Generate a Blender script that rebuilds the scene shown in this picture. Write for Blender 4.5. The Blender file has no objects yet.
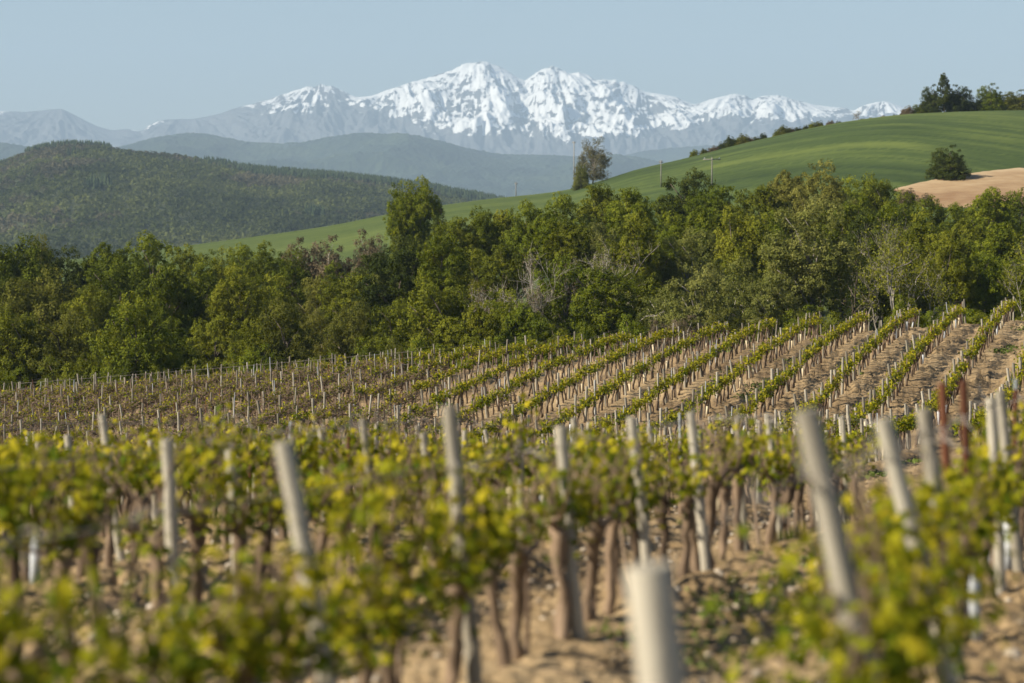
import bpy, math
import numpy as np

# ------------------------------------------------------------------ camera, world, sun, exposure
S = bpy.context.scene
COL = S.collection
FPX, CU, VH = 2400.0, 512.0, 200.0          # focal length in pixels, centre column, horizon row
cam = bpy.data.cameras.new('camera')
cam.sensor_width = 36.0
cam.lens = 36.0 * FPX / 1024.0
cam.shift_y = (VH - 341.5) / 1024.0
cam.clip_start, cam.clip_end = 0.3, 80000.0
cam.dof.use_dof = True
cam.dof.focus_distance = 115.0
cam.dof.aperture_fstop = cam.lens / 58.0
camo = bpy.data.objects.new('camera', cam)
camo.rotation_euler = (math.pi / 2, 0, 0)
COL.objects.link(camo)
S.camera = camo

SUN_EL = math.radians(36)
SUN_AZ = math.radians(-109)                 # clockwise from +Y: from the left, a little behind
sx, sy, sz = math.sin(SUN_AZ) * math.cos(SUN_EL), math.cos(SUN_AZ) * math.cos(SUN_EL), math.sin(SUN_EL)
W = bpy.data.worlds.new('World')
S.world = W
W.use_nodes = True
nt = W.node_tree
bg = nt.nodes['Background']
sky = nt.nodes.new('ShaderNodeTexSky')
sky.sky_type = 'NISHITA'
sky.sun_disc = False
sky.sun_elevation = SUN_EL
sky.sun_rotation = SUN_AZ % (2 * math.pi)
sky.altitude = 300
sky.air_density = 1.0
sky.dust_density = 0.4
sky.ozone_density = 2.0
nt.links.new(sky.outputs[0], bg.inputs[0])
bg.inputs[1].default_value = 0.054
sun = bpy.data.lights.new('sun', 'SUN')
sun.energy = 5.0
sun.angle = math.radians(0.5)
sun.color = (1.0, 0.90, 0.72)
suno = bpy.data.objects.new('sun', sun)
from mathutils import Vector
suno.rotation_euler = Vector((sx, sy, sz)).to_track_quat('Z', 'Y').to_euler()
COL.objects.link(suno)
S.view_settings.view_transform = 'Standard'
S.view_settings.look = 'None'
S.view_settings.gamma = 1.0
S.view_settings.use_curve_mapping = False
S.view_settings.exposure = 0.95
S.render.engine = 'CYCLES'
S.cycles.use_denoising = True
S.cycles.max_bounces = 5
S.cycles.diffuse_bounces = 2
S.cycles.glossy_bounces = 1
S.cycles.transmission_bounces = 3
S.cycles.volume_bounces = 0
S.cycles.use_adaptive_sampling = True
S.cycles.adaptive_threshold = 0.02
HAZE_DENSITY = 7.0e-5
HAZE_COLOR = (0.56, 0.76, 1.0)

# ------------------------------------------------------------------ helpers
RNG = np.random.default_rng(11)


def hash2(i, j, seed):
    n = (i.astype(np.int64) * 374761393 + j.astype(np.int64) * 668265263 + seed * 974711) & 0xffffffff
    n = ((n ^ (n >> 13)) * 1274126177) & 0xffffffff
    n = (n ^ (n >> 16)) & 0xffffffff
    return n.astype(np.float64) / 4294967295.0


def vn(x, y, seed=0):
    xi, yi = np.floor(x), np.floor(y)
    fx, fy = x - xi, y - yi
    fx = fx * fx * (3 - 2 * fx)
    fy = fy * fy * (3 - 2 * fy)
    a, b = hash2(xi, yi, seed), hash2(xi + 1, yi, seed)
    c, d = hash2(xi, yi + 1, seed), hash2(xi + 1, yi + 1, seed)
    return (a * (1 - fx) + b * fx) * (1 - fy) + (c * (1 - fx) + d * fx) * fy


def fbm(x, y, seed=0, octv=4, gain=0.5):
    s, a, t = 0.0, 1.0, 0.0
    for k in range(octv):
        s = s + a * vn(x * 2 ** k + 17.3 * k, y * 2 ** k - 9.1 * k, seed + k)
        t += a
        a *= gain
    return s / t


def ridged(x, y, seed=0, octv=4):
    s, a, t = 0.0, 1.0, 0.0
    for k in range(octv):
        s = s + a * (1 - np.abs(2 * vn(x * 2 ** k + 5.7 * k, y * 2 ** k + 3.3 * k, seed + k) - 1))
        t += a
        a *= 0.5
    return s / t


def sstep(a, b, x):
    t = np.clip((x - a) / (b - a), 0, 1)
    return t * t * (3 - 2 * t)


def curve(px, py, x):
    """smooth (monotone cubic) interpolation through control points"""
    px, py, x = np.asarray(px, float), np.asarray(py, float), np.asarray(x, float)
    h = np.diff(px)
    d = np.diff(py) / h
    m = np.zeros_like(px)
    m[1:-1] = np.where(d[1:] * d[:-1] > 0, 2 * d[1:] * d[:-1] / (d[1:] + d[:-1] + 1e-12 * np.sign(d[1:] + d[:-1] + 1e-30)), 0)
    m[0], m[-1] = d[0], d[-1]
    xc = np.clip(x, px[0], px[-1])
    i = np.clip(np.searchsorted(px, xc, side='right') - 1, 0, len(px) - 2)
    t = (xc - px[i]) / h[i]
    t2, t3 = t * t, t * t * t
    r = (2 * t3 - 3 * t2 + 1) * py[i] + (t3 - 2 * t2 + t) * h[i] * m[i] + (-2 * t3 + 3 * t2) * py[i + 1] + (t3 - t2) * h[i] * m[i + 1]
    return r + np.where(x < px[0], (x - px[0]) * m[0], 0) + np.where(x > px[-1], (x - px[-1]) * m[-1], 0)


class Geo:
    """collects numpy geometry: vertices, faces with a material index, one tint value per vertex"""
    def __init__(self):
        self.V, self.F, self.T, self.n = [], [], [], 0

    def add(self, V, F, mat=0, tint=0.5):
        V = np.asarray(V, float)
        if np.ndim(tint) == 0:
            tint = np.full(len(V), tint)
        self.V.append(V)
        self.T.append(tint)
        for f in (F if isinstance(F, list) else [F]):
            f = np.asarray(f)
            if len(f):
                self.F.append((f + self.n, mat))
        self.n += len(V)
        return self

    def pack(self):
        self.V = [np.concatenate(self.V)]
        self.T = [np.concatenate(self.T)]
        keys = {}
        for f, m in self.F:
            keys.setdefault((f.shape[1], m), []).append(f)
        self.F = [(np.concatenate(v), k[1]) for k, v in keys.items()]
        return self

    def add_geo(self, g, loc, rz=0.0, s=1.0, tilt=0.0, matmap=None, tshift=0.0):
        V = g.V[0] * s
        c, sn = math.cos(rz), math.sin(rz)
        x = V[:, 0] * c - V[:, 1] * sn + tilt * V[:, 2]
        y = V[:, 0] * sn + V[:, 1] * c
        self.V.append(np.stack([x + loc[0], y + loc[1], V[:, 2] + loc[2]], 1))
        self.T.append(np.clip(g.T[0] + tshift, 0, 1))
        for f, m in g.F:
            self.F.append((f + self.n, m if matmap is None else matmap[m]))
        self.n += len(V)

    def mesh(self, name, mats, smooth=False):
        self.pack()
        me = bpy.data.meshes.new(name)
        V = self.V[0].astype(np.float32)
        me.vertices.add(len(V))
        me.vertices.foreach_set('co', V.ravel())
        loops = np.concatenate([f.ravel() for f, m in self.F]).astype(np.int32)
        tot = np.concatenate([np.full(len(f), f.shape[1]) for f, m in self.F]).astype(np.int32)
        mi = np.concatenate([np.full(len(f), m) for f, m in self.F]).astype(np.int32)
        me.loops.add(len(loops))
        me.loops.foreach_set('vertex_index', loops)
        me.polygons.add(len(tot))
        st = np.zeros(len(tot), np.int32)
        st[1:] = np.cumsum(tot)[:-1]
        me.polygons.foreach_set('loop_start', st)
        me.polygons.foreach_set('loop_total', tot)
        me.polygons.foreach_set('material_index', mi)
        if smooth:
            me.polygons.foreach_set('use_smooth', np.ones(len(tot), bool))
        for m in (mats if isinstance(mats, (list, tuple)) else [mats]):
            me.materials.append(m)
        me.update(calc_edges=True)
        a = me.attributes.new('tint', 'FLOAT', 'POINT')
        a.data.foreach_set('value', self.T[0].astype(np.float32))
        return me


def addattr(me, name, vals):
    a = me.attributes.new(name, 'FLOAT', 'POINT')
    a.data.foreach_set('value', np.asarray(vals, np.float32).ravel())


def link(name, me, parent=None, loc=(0, 0, 0), rot=(0, 0, 0), scale=(1, 1, 1)):
    o = bpy.data.objects.new(name, me)
    COL.objects.link(o)
    o.parent = parent
    o.location, o.rotation_euler, o.scale = loc, rot, scale
    return o


def tag(o, label=None, cat=None, group=None, kind=None):
    for k, v in (('label', label), ('category', cat), ('group', group), ('kind', kind)):
        if v:
            o[k] = v
    return o


def grid_faces(nr, nc):
    i = np.arange(nr * nc).reshape(nr, nc)
    return np.stack([i[:-1, :-1].ravel(), i[:-1, 1:].ravel(), i[1:, 1:].ravel(), i[1:, :-1].ravel()], 1)


def tube(g, pts, radii, sides=6, mat=0, tint=0.5, wob=0.0, rng=RNG, cut=False):
    P = np.asarray(pts, float)
    n = len(P)
    R = np.broadcast_to(np.asarray(radii, float), (n,))
    d = np.gradient(P, axis=0)
    d /= np.linalg.norm(d, axis=1)[:, None] + 1e-9
    ref = np.where(np.abs(d[:, 2:3]) > 0.9, np.array([[1.0, 0, 0]]), np.array([[0, 0, 1.0]]))
    ref = np.tile(ref[0], (n, 1)) if abs(d[:, 2]).min() > 0.5 or abs(d[:, 2]).max() < 0.9 else ref
    a = np.cross(ref, d)
    a /= np.linalg.norm(a, axis=1)[:, None] + 1e-9
    b = np.cross(d, a)
    th = np.arange(sides) * 2 * math.pi / sides
    rr = R[:, None] * (1 + wob * (rng.random((n, sides)) - 0.5))
    V = P[:, None, :] + rr[..., None] * (a[:, None, :] * np.cos(th)[None, :, None] + b[:, None, :] * np.sin(th)[None, :, None])
    idx = np.arange(n * sides).reshape(n, sides)
    nx = np.roll(idx, -1, 1)
    q = np.stack([idx[:-1].ravel(), nx[:-1].ravel(), nx[1:].ravel(), idx[1:].ravel()], 1)
    if cut:
        g.add(V.reshape(-1, 3), q, mat, tint)
        g.add(V[-1], np.arange(sides)[None], mat, max(tint - .5, 0))
    else:
        g.add(V.reshape(-1, 3), [q, idx[-1:, :], idx[:1, ::-1]], mat, tint)


def box(g, c, s, mat=0, tint=0.5):
    V = np.array([[x, y, z] for x in (-.5, .5) for y in (-.5, .5) for z in (-.5, .5)]) * np.array(s) + np.array(c)
    g.add(V, np.array([[0, 1, 3, 2], [4, 6, 7, 5], [0, 4, 5, 1], [2, 3, 7, 6], [0, 2, 6, 4], [1, 5, 7, 3]]), mat, tint)


def unit(v):
    return v / (np.linalg.norm(v, axis=-1, keepdims=True) + 1e-9)


QUAD_LEAF = (np.array([[-.5, 0, .06], [0, -.34, -.05], [.5, 0, .06], [0, .34, -.05]]), np.array([[0, 1, 2, 3]]))
_ang = np.radians([-90, -52, -25, 8, 38, 62, 90, 118, 142, 172, 205, 232])
_rad = np.array([.12, .42, .30, .50, .34, .46, .58, .46, .34, .50, .30, .42])
VINE_LEAF = (np.concatenate([[[0, 0, 0.05]], np.stack([_rad * np.cos(_ang), _rad * np.sin(_ang), -.35 * _rad ** 2], 1)]),
             np.array([[0, 1 + i, 1 + (i + 1) % 12] for i in range(12)]))


def leaves(g, C, N, size, tpl, rng, mat=0, tint=None):
    TV, TF = tpl
    n = len(C)
    N = unit(N)
    t = unit(np.cross(N, rng.normal(size=(n, 3))))
    b = np.cross(N, t)
    sz = np.broadcast_to(np.asarray(size, float), (n,))[:, None, None]
    V = C[:, None, :] + sz * (t[:, None, :] * TV[None, :, 0, None] + b[:, None, :] * TV[None, :, 1, None] + N[:, None, :] * TV[None, :, 2, None])
    F = (TF[None] + (np.arange(n) * len(TV))[:, None, None]).reshape(-1, TF.shape[1])
    tint = rng.random(n) if tint is None else tint
    g.add(V.reshape(-1, 3), F, mat, np.repeat(tint, len(TV)))


# ------------------------------------------------------------------ materials
def newmat(name):
    m = bpy.data.materials.new(name)
    m.use_nodes = True
    n = m.node_tree.nodes
    p = n['Principled BSDF']
    p.inputs['Roughness'].default_value = 0.8
    p.inputs['Specular IOR Level'].default_value = 0.2
    return m, n, m.node_tree.links, p


def ramp(n, stops):
    r = n.new('ShaderNodeValToRGB')
    el = r.color_ramp.elements
    while len(el) < len(stops):
        el.new(0.5)
    for e, (p, c) in zip(el, stops):
        e.position, e.color = p, (*c, 1)
    return r


def noise(n, l, scale, detail=4, rough=0.55, vec=None):
    t = n.new('ShaderNodeTexNoise')
    t.inputs['Scale'].default_value = scale
    t.inputs['Detail'].default_value = detail
    t.inputs['Roughness'].default_value = rough
    if vec is not None:
        l.new(vec, t.inputs['Vector'])
    return t


def math_node(n, l, op, a, b, clamp=False):
    m = n.new('ShaderNodeMath')
    m.operation, m.use_clamp = op, clamp
    for k, v in enumerate((a, b)):
        if hasattr(v, 'type') and not isinstance(v, (int, float)):
            l.new(v, m.inputs[k])
        else:
            m.inputs[k].default_value = v
    return m.outputs[0]


def leaf_mat(name, c0, c1, c2, trans=0.3, objvar=0.25):
    m, n, l, p = newmat(name)
    at = n.new('ShaderNodeAttribute')
    at.attribute_name = 'tint'
    oi = n.new('ShaderNodeObjectInfo')
    f = math_node(n, l, 'ADD', at.outputs['Fac'], math_node(n, l, 'MULTIPLY', math_node(n, l, 'SUBTRACT', oi.outputs['Random'], 0.5), objvar * 2), True)
    r = ramp(n, [(0.05, c0), (0.5, c1), (0.95, c2)])
    l.new(f, r.inputs[0])
    l.new(r.outputs[0], p.inputs['Base Color'])
    p.inputs['Roughness'].default_value = 0.7
    p.inputs['Specular IOR Level'].default_value = 0.06
    tr = n.new('ShaderNodeBsdfTranslucent')
    l.new(r.outputs[0], tr.inputs[0])
    mx = n.new('ShaderNodeMixShader')
    mx.inputs[0].default_value = trans
    l.new(p.outputs[0], mx.inputs[1])
    l.new(tr.outputs[0], mx.inputs[2])
    l.new(mx.outputs[0], n['Material Output'].inputs[0])
    return m


def wood_mat(name, c0, c1, scale=9.0, stretch=0.12, bump=0.4, objvar=True):
    m, n, l, p = newmat(name)
    tc = n.new('ShaderNodeTexCoord')
    mp = n.new('ShaderNodeMapping')
    mp.inputs['Scale'].default_value = (1, 1, stretch)
    l.new(tc.outputs['Object'], mp.inputs[0])
    t = noise(n, l, scale, 6, 0.65, mp.outputs[0])
    f = t.outputs['Fac']
    if objvar:
        oi = n.new('ShaderNodeObjectInfo')
        at = n.new('ShaderNodeAttribute')
        at.attribute_name = 'tint'
        f = math_node(n, l, 'ADD', f, math_node(n, l, 'MULTIPLY', math_node(n, l, 'SUBTRACT', oi.outputs['Random'], 0.5), 0.35))
        f = math_node(n, l, 'ADD', f, math_node(n, l, 'MULTIPLY', math_node(n, l, 'SUBTRACT', at.outputs['Fac'], 0.5), 0.5))
    r = ramp(n, [(0.25, c0), (0.75, c1)])
    l.new(f, r.inputs[0])
    l.new(r.outputs[0], p.inputs['Base Color'])
    b = n.new('ShaderNodeBump')
    b.inputs['Strength'].default_value = bump
    b.inputs['Distance'].default_value = 0.02
    l.new(t.outputs['Fac'], b.inputs['Height'])
    l.new(b.outputs[0], p.inputs['Normal'])
    return m


M = {}
M['oak'] = leaf_mat('oak_leaf', (0.054, 0.071, 0.006), (0.107, 0.131, 0.010), (0.183, 0.190, 0.015), .26)
M['dark'] = leaf_mat('dark_leaf', (0.025, 0.036, 0.006), (0.046, 0.062, 0.010), (0.078, 0.092, 0.016), 0.3)
M['olive'] = leaf_mat('olive_leaf', (0.066, 0.080, 0.008), (0.132, 0.147, 0.012), (0.204, 0.205, 0.019), .26)
M['brown'] = leaf_mat('brown_leaf', (0.072, 0.082, 0.012), (0.125, 0.130, 0.020), (0.173, 0.166, 0.033), .38)
M['pale'] = leaf_mat('pale_leaf', (0.096, 0.113, 0.023), (0.170, 0.182, 0.041), (0.240, 0.238, 0.067), .38)
M['bright'] = leaf_mat('bright_leaf', (0.065, 0.089, 0.006), (0.127, 0.157, 0.012), (0.203, 0.219, 0.018), .28)
M['yellow'] = leaf_mat('yellow_leaf', (0.132, 0.130, 0.025), (0.204, 0.198, 0.041), (0.276, 0.258, 0.064))
M['weed'] = leaf_mat('weed_leaf', (.07, .10, .02), (.12, .16, .035), (.18, .22, .06), 0.35)
M['scrub'] = leaf_mat('scrub_twig', (.085, .065, .036), (.135, .105, .062), (.19, .15, .095), 0.25)
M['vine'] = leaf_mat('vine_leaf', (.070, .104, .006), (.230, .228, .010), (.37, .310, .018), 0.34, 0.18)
M['bark'] = wood_mat('bark', (.055, .043, .032), (.15, .12, .095))
M['grey_bark'] = wood_mat('grey_bark', (.09, .08, .068), (.26, .235, .20))
M['pale_bark'] = wood_mat('pale_bark', (.16, .14, .12), (.40, .36, .31))
M['vine_bark'] = wood_mat('vine_bark', (.055, .037, .024), (.26, .185, .125), 22, 0.15, 0.8)
M['post'] = wood_mat('weathered_post', (.175, .155, .12), (.42, .385, .315), 30, 0.09, 0.8)
M['stake'] = wood_mat('brown_stake', (.10, .065, .045), (.28, .21, .15), 20, 0.08, 0.5)
M['rust'] = wood_mat('rusty_metal', (.060, .023, .012), (.115, .043, .022), 30, 0.4, 0.3)
M['zinc'] = wood_mat('galvanised_metal', (.22, .24, .26), (.38, .40, .42), 18, 0.3, 0.1)
M['wire'] = wood_mat('dull_wire', (.16, .14, .12), (.30, .27, .24), 10, 1, 0.1)
M['guard_white'] = wood_mat('white_plastic', (.36, .38, .41), (.50, .52, .54), 6, 0.3, 0.1)
M['guard_tan'] = wood_mat('tan_plastic', (.40, .33, .22), (.56, .48, .34), 6, 0.3, 0.1)
M['stone'] = wood_mat('limestone', (.28, .23, .17), (.55, .48, .40), 12, 1, 0.5)
M['pole'] = wood_mat('grey_pole', (.16, .15, .14), (.28, .27, .25), 4, 0.1, 0.2)

# soil
m, n, l, p = newmat('soil')
geo = n.new('ShaderNodeNewGeometry')
t1 = noise(n, l, 1.1, 6, 0.6, geo.outputs['Position'])
t2 = noise(n, l, 9.0, 5, 0.7, geo.outputs['Position'])
t3 = noise(n, l, 0.12, 3, 0.5, geo.outputs['Position'])
f = math_node(n, l, 'ADD', math_node(n, l, 'MULTIPLY', t1.outputs['Fac'], 0.45), math_node(n, l, 'MULTIPLY', t2.outputs['Fac'], 0.55))
f = math_node(n, l, 'ADD', f, math_node(n, l, 'MULTIPLY', math_node(n, l, 'SUBTRACT', t3.outputs['Fac'], 0.5), 0.55))
r = ramp(n, [(0.30, (.105, .068, .036)), (0.5, (.235, .165, .088)), (0.72, (.39, .290, .170))])
l.new(f, r.inputs[0])
veg = n.new('ShaderNodeAttribute')
veg.attribute_name = 'veg'
rv = ramp(n, [(0.3, (.025, .035, .010)), (0.7, (.075, .085, .022))])
l.new(t2.outputs['Fac'], rv.inputs[0])
mx = n.new('ShaderNodeMix')
mx.data_type = 'RGBA'
l.new(veg.outputs['Fac'], mx.inputs[0])
l.new(r.outputs[0], mx.inputs[6])
l.new(rv.outputs[0], mx.inputs[7])
l.new(mx.outputs[2], p.inputs['Base Color'])
b = n.new('ShaderNodeBump')
b.inputs['Strength'].default_value = 0.9
b.inputs['Distance'].default_value = 0.08
t4 = noise(n, l, 5.0, 6, 0.7, geo.outputs['Position'])
l.new(t4.outputs['Fac'], b.inputs['Height'])
l.new(b.outputs[0], p.inputs['Normal'])
p.inputs['Roughness'].default_value = 0.95
M['soil'] = m


def simple_ground(name, stops, scale, detail=6, bump=0.0, bdist=1.0, attr=None, attr_w=0.0, rough=0.6, scale2=None):
    m, n, l, p = newmat(name)
    geo = n.new('ShaderNodeNewGeometry')
    t = noise(n, l, scale, detail, rough, geo.outputs['Position'])
    f = t.outputs['Fac']
    if scale2:
        t2 = noise(n, l, scale2, 3, 0.5, geo.outputs['Position'])
        f = math_node(n, l, 'ADD', math_node(n, l, 'MULTIPLY', f, 0.5), math_node(n, l, 'MULTIPLY', t2.outputs['Fac'], 0.5))
    if attr:
        at = n.new('ShaderNodeAttribute')
        at.attribute_name = attr
        f = math_node(n, l, 'ADD', math_node(n, l, 'MULTIPLY', f, 1 - attr_w), math_node(n, l, 'MULTIPLY', at.outputs['Fac'], attr_w))
    r = ramp(n, stops)
    l.new(f, r.inputs[0])
    l.new(r.outputs[0], p.inputs['Base Color'])
    if bump:
        b = n.new('ShaderNodeBump')
        b.inputs['Strength'].default_value = bump
        b.inputs['Distance'].default_value = bdist
        l.new(t.outputs['Fac'], b.inputs['Height'])
        l.new(b.outputs[0], p.inputs['Normal'])
    p.inputs['Roughness'].default_value = 0.95
    return m


M['crop'] = simple_ground('green_crop', [(0.25, (.022, .040, .009)), (0.5, (.046, .071, .015)), (0.75, (.100, .128, .027))], 0.5, 5, 0.3, 0.5, 'band', 0.65)
M['tilled'] = simple_ground('tilled_earth', [(0.3, (.22, .135, .072)), (0.5, (.31, .215, .120)), (0.7, (.40, .30, .185))], 0.35, 5, 0.3, 0.3, 'band', 0.5)
M['plain'] = simple_ground('plain', [(0.3, (.04, .06, .02)), (0.7, (.09, .11, .04))], 0.01)
M['hillfloor'] = simple_ground('hill_floor', [(0.35, (.025, .035, .013)), (0.65, (.06, .07, .03))], 0.05)
M['farwood'] = simple_ground('far_woodland', [(0.36, (.006, .014, .014)), (0.5, (.022, .038, .024)), (0.64, (.070, .092, .046))], 0.012, 5, 0, 1, 'tint', 0.45, 0.6, 0.0025)
M['forest'] = leaf_mat('forest_leaf', (.044, .058, .016), (.080, .098, .026), (.120, .136, .040), 0.35, 0.0)
M['forest_grey'] = leaf_mat('forest_grey_leaf', (.060, .058, .030), (.090, .084, .046), (.125, .112, .064), 0.35, 0.0)
M['conifer'] = leaf_mat('conifer_needles', (.016, .028, .012), (.030, .048, .018), (.050, .068, .026), 0.1, 0.0)

# snow mountain
m, n, l, p = newmat('snow_and_rock')
at = n.new('ShaderNodeAttribute')
at.attribute_name = 'snow'
geo = n.new('ShaderNodeNewGeometry')
t = noise(n, l, 0.022, 8, 0.75, geo.outputs['Position'])
f = math_node(n, l, 'ADD', at.outputs['Fac'], math_node(n, l, 'MULTIPLY', math_node(n, l, 'SUBTRACT', t.outputs['Fac'], 0.5), 1.5))
msk = ramp(n, [(0.46, (0, 0, 0)), (0.54, (1, 1, 1))])
l.new(f, msk.inputs[0])
rk = ramp(n, [(0.35, (.055, .062, .072)), (0.65, (.14, .14, .14))])
l.new(t.outputs['Fac'], rk.inputs[0])
mx = n.new('ShaderNodeMix')
mx.data_type = 'RGBA'
l.new(msk.outputs[0], mx.inputs[0])
l.new(rk.outputs[0], mx.inputs[6])
mx.inputs[7].default_value = (.77, .785, .80, 1)
l.new(mx.outputs[2], p.inputs['Base Color'])
M['mountain'] = m

# ------------------------------------------------------------------ terrain functions
TY = [2, 8, 15, 20.5, 35, 50, 65, 82, 90, 97, 105, 115, 122, 130, 135, 140, 150, 162, 185, 220, 262]
TZ = [-2.32, -2.56, -2.97, -3.27, -4.66, -6.32, -8.05, -9.75, -10.3, -10.3, -9.9, -9.42, -9.2, -9.02, -9.17, -10.0, -12.8, -14.6, -15.2, -14.2, -12.5]
ROWK = 0.279                                  # rows run forward and 15.6 degrees to the right
PITCH = 2.70                                  # sideways distance between rows


def ground_z(X, Y):
    X, Y = np.asarray(X, float), np.asarray(Y, float)
    lat = 0.085 * sstep(20, 92, Y) + 0.005
    Xc = 60 * np.tanh(X / 60)
    return curve(TY, TZ, Y) + lat * Xc


HCU = [-300, 0, 120, 200, 330, 400, 480, 560, 600, 640, 680, 760, 850, 920, 1024, 1150, 1400]
HCV = [285, 268, 256, 245, 226, 212, 200, 191, 181, 169, 160, 140.5, 122.5, 115, 112, 113, 125]


def hill_crest(u):
    return (VH - curve(HCU, HCV, u)) / FPX


HY0, HY1, HY2 = 235.0, 470.0, 760.0


def hill_z(X, Y):
    X, Y = np.asarray(X, float), np.asarray(Y, float)
    u = CU + FPX * X / np.maximum(Y, 1)
    zc = hill_crest(u) * HY1
    s = (Y - HY0) / (HY1 - HY0)
    zb = ground_z(X, np.minimum(Y, 262)) - 0.6
    zb = np.minimum(zb, -9)
    up = np.where(s < 1, 1.28 * s - 0.28 * s ** 4.57, 1.0)   # slope is flat at the crest
    z = zb + (zc - zb) * np.clip(up, 0, 1)
    z = z - np.where(s > 1, 9.0 * (s - 1) ** 2 * 2.2, 0)
    return z


def hill_hit(u, v):
    """world point where the ray through (u, v) meets the green hill, nearest first"""
    Y = np.linspace(262, HY1, 800)
    X = (u - CU) / FPX * Y
    d = hill_z(X, Y) - (VH - v) / FPX * Y
    k = np.argmax(d > 0) if (d > 0).any() else len(Y) - 1
    return X[k], Y[k], float(hill_z(X[k], Y[k]))


# vineyard ground: one sheet under the vines and on under the wood
def ground_sheet():
    t = np.concatenate([np.linspace(-.62, -.235, 60)[:-1], np.linspace(-.235, .235, 660), np.linspace(.235, .62, 60)[1:]])
    Y = np.concatenate([np.geomspace(2.0, 8, 120)[:-1], np.geomspace(8, 60, 560)[:-1], np.geomspace(60, 262, 200)])
    yy, tt = np.meshgrid(Y, t, indexing='ij')
    X = tt * yy
    z = ground_z(X, yy)
    perp = (X - ROWK * yy + 4.24) / PITCH
    inv = 1 - sstep(134, 140, yy)
    z = z + 0.07 * np.cos(2 * math.pi * perp) * inv
    fade = 1 + 0.7 * sstep(40, 110, yy)
    big = fbm(X / .55, yy / .55, 3, 3)
    clod = np.abs(2 * vn(X / .21, yy / .21, 7) - 1)
    far = sstep(45, 90, yy)
    clod = clod * (1 - far) + far * np.abs(2 * vn(X / .32, yy / .5, 17) - 1)
    clod2 = np.abs(2 * vn(X / .10, yy / .10, 9) - 1)
    d = 0.16 * (big - .5) - 0.085 * (1 - clod) ** 2 - 0.035 * (1 - clod2) ** 2 + 0.03
    msk = .45 + .9 * sstep(.35, .65, fbm(X / 1.3, yy / 1.6, 13, 3))
    d = d * msk + .05 * (fbm(X / .09, yy / .12, 19, 2) - .5)
    z = z + d * fade * inv + 0.3 * (fbm(X / 6, yy / 6, 5, 3) - .5) * (1 - inv)
    g = Geo().add(np.stack([X, yy, z], -1).reshape(-1, 3), grid_faces(len(Y), len(t)))
    me = g.mesh('ground', M['soil'])
    addattr(me, 'veg', sstep(134.5, 138, yy + 1.5 * (fbm(X / 2, yy / 2, 21, 3) - .5)))
    tag(link('ground', me), kind='structure')


ground_sheet()


def polar_sheet(name, us, Ys, zf, mat, smooth=True, attrs=None):
    yy, uu = np.meshgrid(Ys, us, indexing='ij')
    X = (uu - CU) / FPX * yy
    z = zf(uu, X, yy)
    g = Geo().add(np.stack([X, yy, z], -1).reshape(-1, 3), grid_faces(len(Ys), len(us)))
    me = g.mesh(name, mat, smooth)
    for k, fn in (attrs or {}).items():
        addattr(me, k, fn(uu, X, yy, z))
    return tag(link(name, me), kind='structure')


def crop_band(uu, X, yy, z):
    s = (yy - HY0) / (HY1 - HY0)
    w = s * 9 + 0.0035 * (uu - 800) + 1.2 * np.exp(-((uu - 1100) / 180.0) ** 2)
    b = 0.62 * fbm(w * 1.3, uu / 420.0, 31, 3) + 0.38 * fbm(w * 6, uu / 90.0, 37, 3)
    b = (b - .5) * 1.6 + .50
    tram = np.abs(((w * 2.1 + 0.35 * fbm(uu / 160.0, w * .3, 41, 2)) % 1) - .5)
    b = b - 0.20 * (tram < 0.06) * sstep(560, 640, uu)
    lf = 1 - sstep(520, 660, uu)
    b = b * (1 - .7 * lf) + .46 * lf + .05 * sstep(.0, .5, s)
    return np.clip(b, 0, 1)


us = np.linspace(-420, 1440, 760)
polar_sheet('hill', us, np.concatenate([np.linspace(HY0, 440, 120)[:-1], np.linspace(440, 490, 60)[:-1], np.linspace(490, HY2, 30)]),
            lambda u, X, Y: hill_z(X, Y), M['crop'], True, {'band': crop_band})

# tilled field on the right flank of the hill
fu = np.linspace(893, 1300, 160)
ftop = curve([893, 900, 930, 960, 1000, 1024, 1100, 1300], [190, 188, 181, 175.5, 170, 168, 164, 160], fu)
ftop = ftop + 1.2 * (fbm(fu / 9, fu * 0, 77, 2) - .5)
top = np.array([hill_hit(a, b_)[1] for a, b_ in zip(fu, ftop)])
bot = np.array([hill_hit(a, float(np.interp(a, [893, 900, 915, 940], [190.6, 193, 200, 208])))[1] for a in fu])
bot = np.minimum(bot, top - 0.5)
k = np.linspace(0, 1, 60)[:, None]
Yf = bot[None] * (1 - k) + top[None] * k
Xf = (fu[None] - CU) / FPX * Yf
g = Geo().add(np.stack([Xf, Yf, hill_z(Xf, Yf) + 0.06], -1).reshape(-1, 3), grid_faces(60, 160))
me = g.mesh('tilled_field', M['tilled'], True)
addattr(me, 'band', np.clip(0.15 + 0.75 * np.abs(k - .25) + .5 * (fbm(np.repeat(k * 14, 160, 1), np.repeat(fu[None] / 150, 60, 0), 51, 3) - .5), 0, 1))
tag(link('tilled_field', me), kind='structure')

# plain that reaches the horizon under everything
g = Geo().add([[-15000, 240, -70], [15000, 240, -70], [15000, 26000, -70], [-15000, 26000, -70]], np.array([[0, 1, 2, 3]]))
tag(link('plain', g.mesh('plain', M['plain'])), kind='structure')

# wooded hill on the left
FU = [-500, -200, -60, 0, 15, 30, 45, 60, 80, 100, 115, 140, 165, 200, 230, 260, 300, 340, 370, 400, 430, 455, 480, 510, 560, 640]
FV = [215, 190, 174, 167, 162, 156, 152, 150, 149.5, 151, 154, 157, 159, 164, 169, 174, 177, 180, 183, 187, 191, 196, 200, 206, 216, 236]
FY0, FY1, FY2 = 1700.0, 3000.0, 3700.0


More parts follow.
